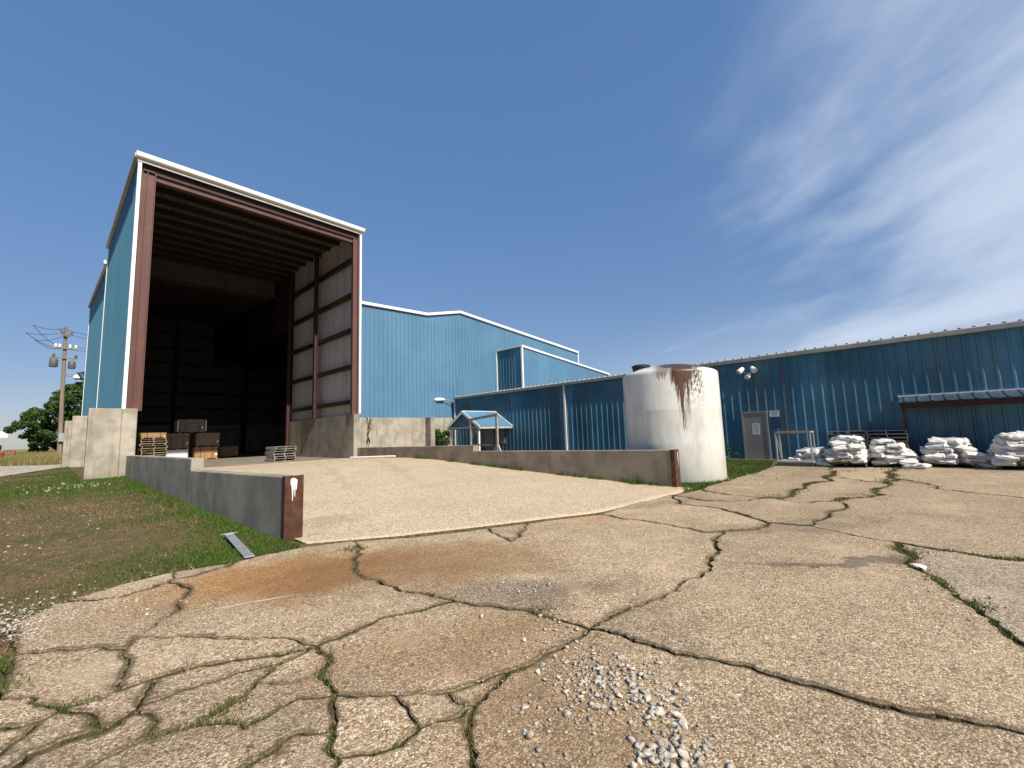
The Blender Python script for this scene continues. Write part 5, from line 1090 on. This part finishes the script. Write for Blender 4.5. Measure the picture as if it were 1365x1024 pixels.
# ------------------------------------------------------------------ beyond the lawn: pole, gate, barrel, sign
PY_ = 60.0
up_ = thing('utility_pole', (0.80, PY_, 0.4), 'weathered wooden utility pole with transformers in front of the tree', 'pole')
MB().tube([(0.80, PY_, 0.2), (0.66, PY_, 6.0), (0.51, PY_, 13.35)], [.20, .165, .12], 12).build('post', 'pole_wood', up_, smooth=True)
for z_, a_, l_ in ((12.6, 0.5, 1.1), (11.2, 0.5, 1.9), (10.25, 0.5, 1.9)):
    MB().beam((0.53 - l_ / 2, PY_ - 0.24, z_), (0.53 + l_ / 2, PY_ - 0.24, z_), 0.10, 0.13).build('crossarm', 'pole_wood', up_)
MB().beam((0.53 - 0.42, PY_ - 0.3, 13.1), (0.53, PY_ - 0.3, 12.4), 0.10, 0.22).build('insulator', 'transformer_grey', up_); MB().beam((0.53 + 0.5, PY_ - 0.3, 12.9), (0.53 + .1, PY_ - 0.3, 12.3), 0.10, 0.22).build('insulator', 'transformer_grey', up_)
for dx, z_, r_, h_ in ((-0.72, 9.72, .30, .80), (0.52, 9.62, .27, .75)):
    tr = MB(); tr.lathe([(r_ * .9, z_ - h_ / 2), (r_, z_ - h_ / 2 + .06), (r_, z_ + h_ / 2 - .08), (r_ * .8, z_ + h_ / 2), (0.05, z_ + h_ / 2 + .05)], 16, (0.6 + dx, PY_ - 0.2)); tr.build('transformer', 'transformer_grey', up_, smooth=True)
MB().beam((-0.45, PY_ + 0.02, 9.95), (1.45, PY_ + 0.02, 9.85), 0.10, 0.14).build('bracket', 'galvanised', up_)
for dx, z_ in ((-0.62, 11.45), (0.75, 11.45), (-0.35, 11.45), (0.80, 10.5), (-0.7, 10.5), (0.35, 11.45)):
    MB().lathe([(.05, z_ - .2), (.13, z_ - .15), (.07, z_ - .05), (.13, z_), (.06, z_ + .15)], 10, (0.55 + dx, PY_ - .25)).build('insulator', 'lamp_white' if z_ > 11.4 else 'transformer_grey', up_, smooth=True)
MB().tube([(0.62, PY_, 8.7), (1.1, PY_ - .1, 8.75), (1.45, PY_ - .1, 8.65)], .035, 6).build('lamp_arm', 'galvanised', up_)
MB().lathe([(0.02, 8.75), (.10, 8.7), (.24, 8.5), (.26, 8.35), (.12, 8.2), (.02, 8.17)], 14, (1.5, PY_ - .1)).build('lamp_head', 'lamp_white', up_, smooth=True)
MB().box(0.62, 1.0, PY_ - .42, PY_ - .24, 2.2, 3.0).build('meter_box', 'galvanised', up_)
for k, (z0, zx, dx) in enumerate(((13.2, 13.2, -2.2), (12.9, 12.4, -2.6), (12.5, 11.8, -2.0))):
    pts = [(0.53 + (dx) * s_ / 8, PY_ - .1, z0 + (zx - z0) * s_ / 8 - .25 * math.sin(math.pi * s_ / 8)) for s_ in range(9)]; MB().tube(pts, .022, 5).build('jumper_wire', 'rope_black', up_)
    pts = [(0.53 + dx * (1 - s_ / 8), PY_ - .1, zx + (11.2 - zx) * s_ / 8 - .35 * math.sin(math.pi * s_ / 8)) for s_ in range(9)]; MB().tube(pts, .022, 5).build('jumper_wire', 'rope_black', up_)
for k, (z0, z1) in enumerate(((13.1, 12.5), (12.7, 12.1), (11.6, 11.4), (11.2, 11.6), (8.6, 8.3))):
    pts = [(0.6 + 6.0 * s_ / 10, PY_ + .2 + 1.0 * s_ / 10, z0 + (z1 - z0) * s_ / 10 - .18 * math.sin(math.pi * s_ / 10)) for s_ in range(11)]; MB().tube(pts, .020, 5).build('service_wire', 'rope_black', up_)
gt = thing('pipe_gate', (-4.2, 60, 0.4), 'red pipe rail gate at the edge of the tall grass', 'gate')
for x_ in (-2.0, -4.5, -7.0): MB().tube([(x_, 60, 0.3), (x_, 60, 1.48)], .05, 8).build('post', 'red_paint', gt)
MB().tube([(-7.1, 60, 1.15), (-1.98, 60, 1.50)], .045, 8).build('rail', 'red_paint', gt)
bl = MB().lathe([(.26, .42), (.30, .45), (.30, .72), (.31, .74), (.30, .76), (.30, 1.05), (.31, 1.07), (.30, 1.09), (.30, 1.32), (.27, 1.35), (.0, 1.34)], 20, (-2.75, 56.0))
solo('barrel', bl, 'red_paint', 'dark red steel barrel in front of the pipe gate', 'barrel', smooth=True)
sn = thing('sign_post', (-9.3, 200, 0.1), 'small white sign on a tall post on the horizon', 'sign')
MB().tube([(-9.3, 200, 0.0), (-9.3, 200, 5.2)], .14, 8).build('post', 'grey_trim', sn); MB().box(-10.2, -8.5, 199.8, 199.95, 5.2, 7.0).build('panel', 'white_trim', sn)
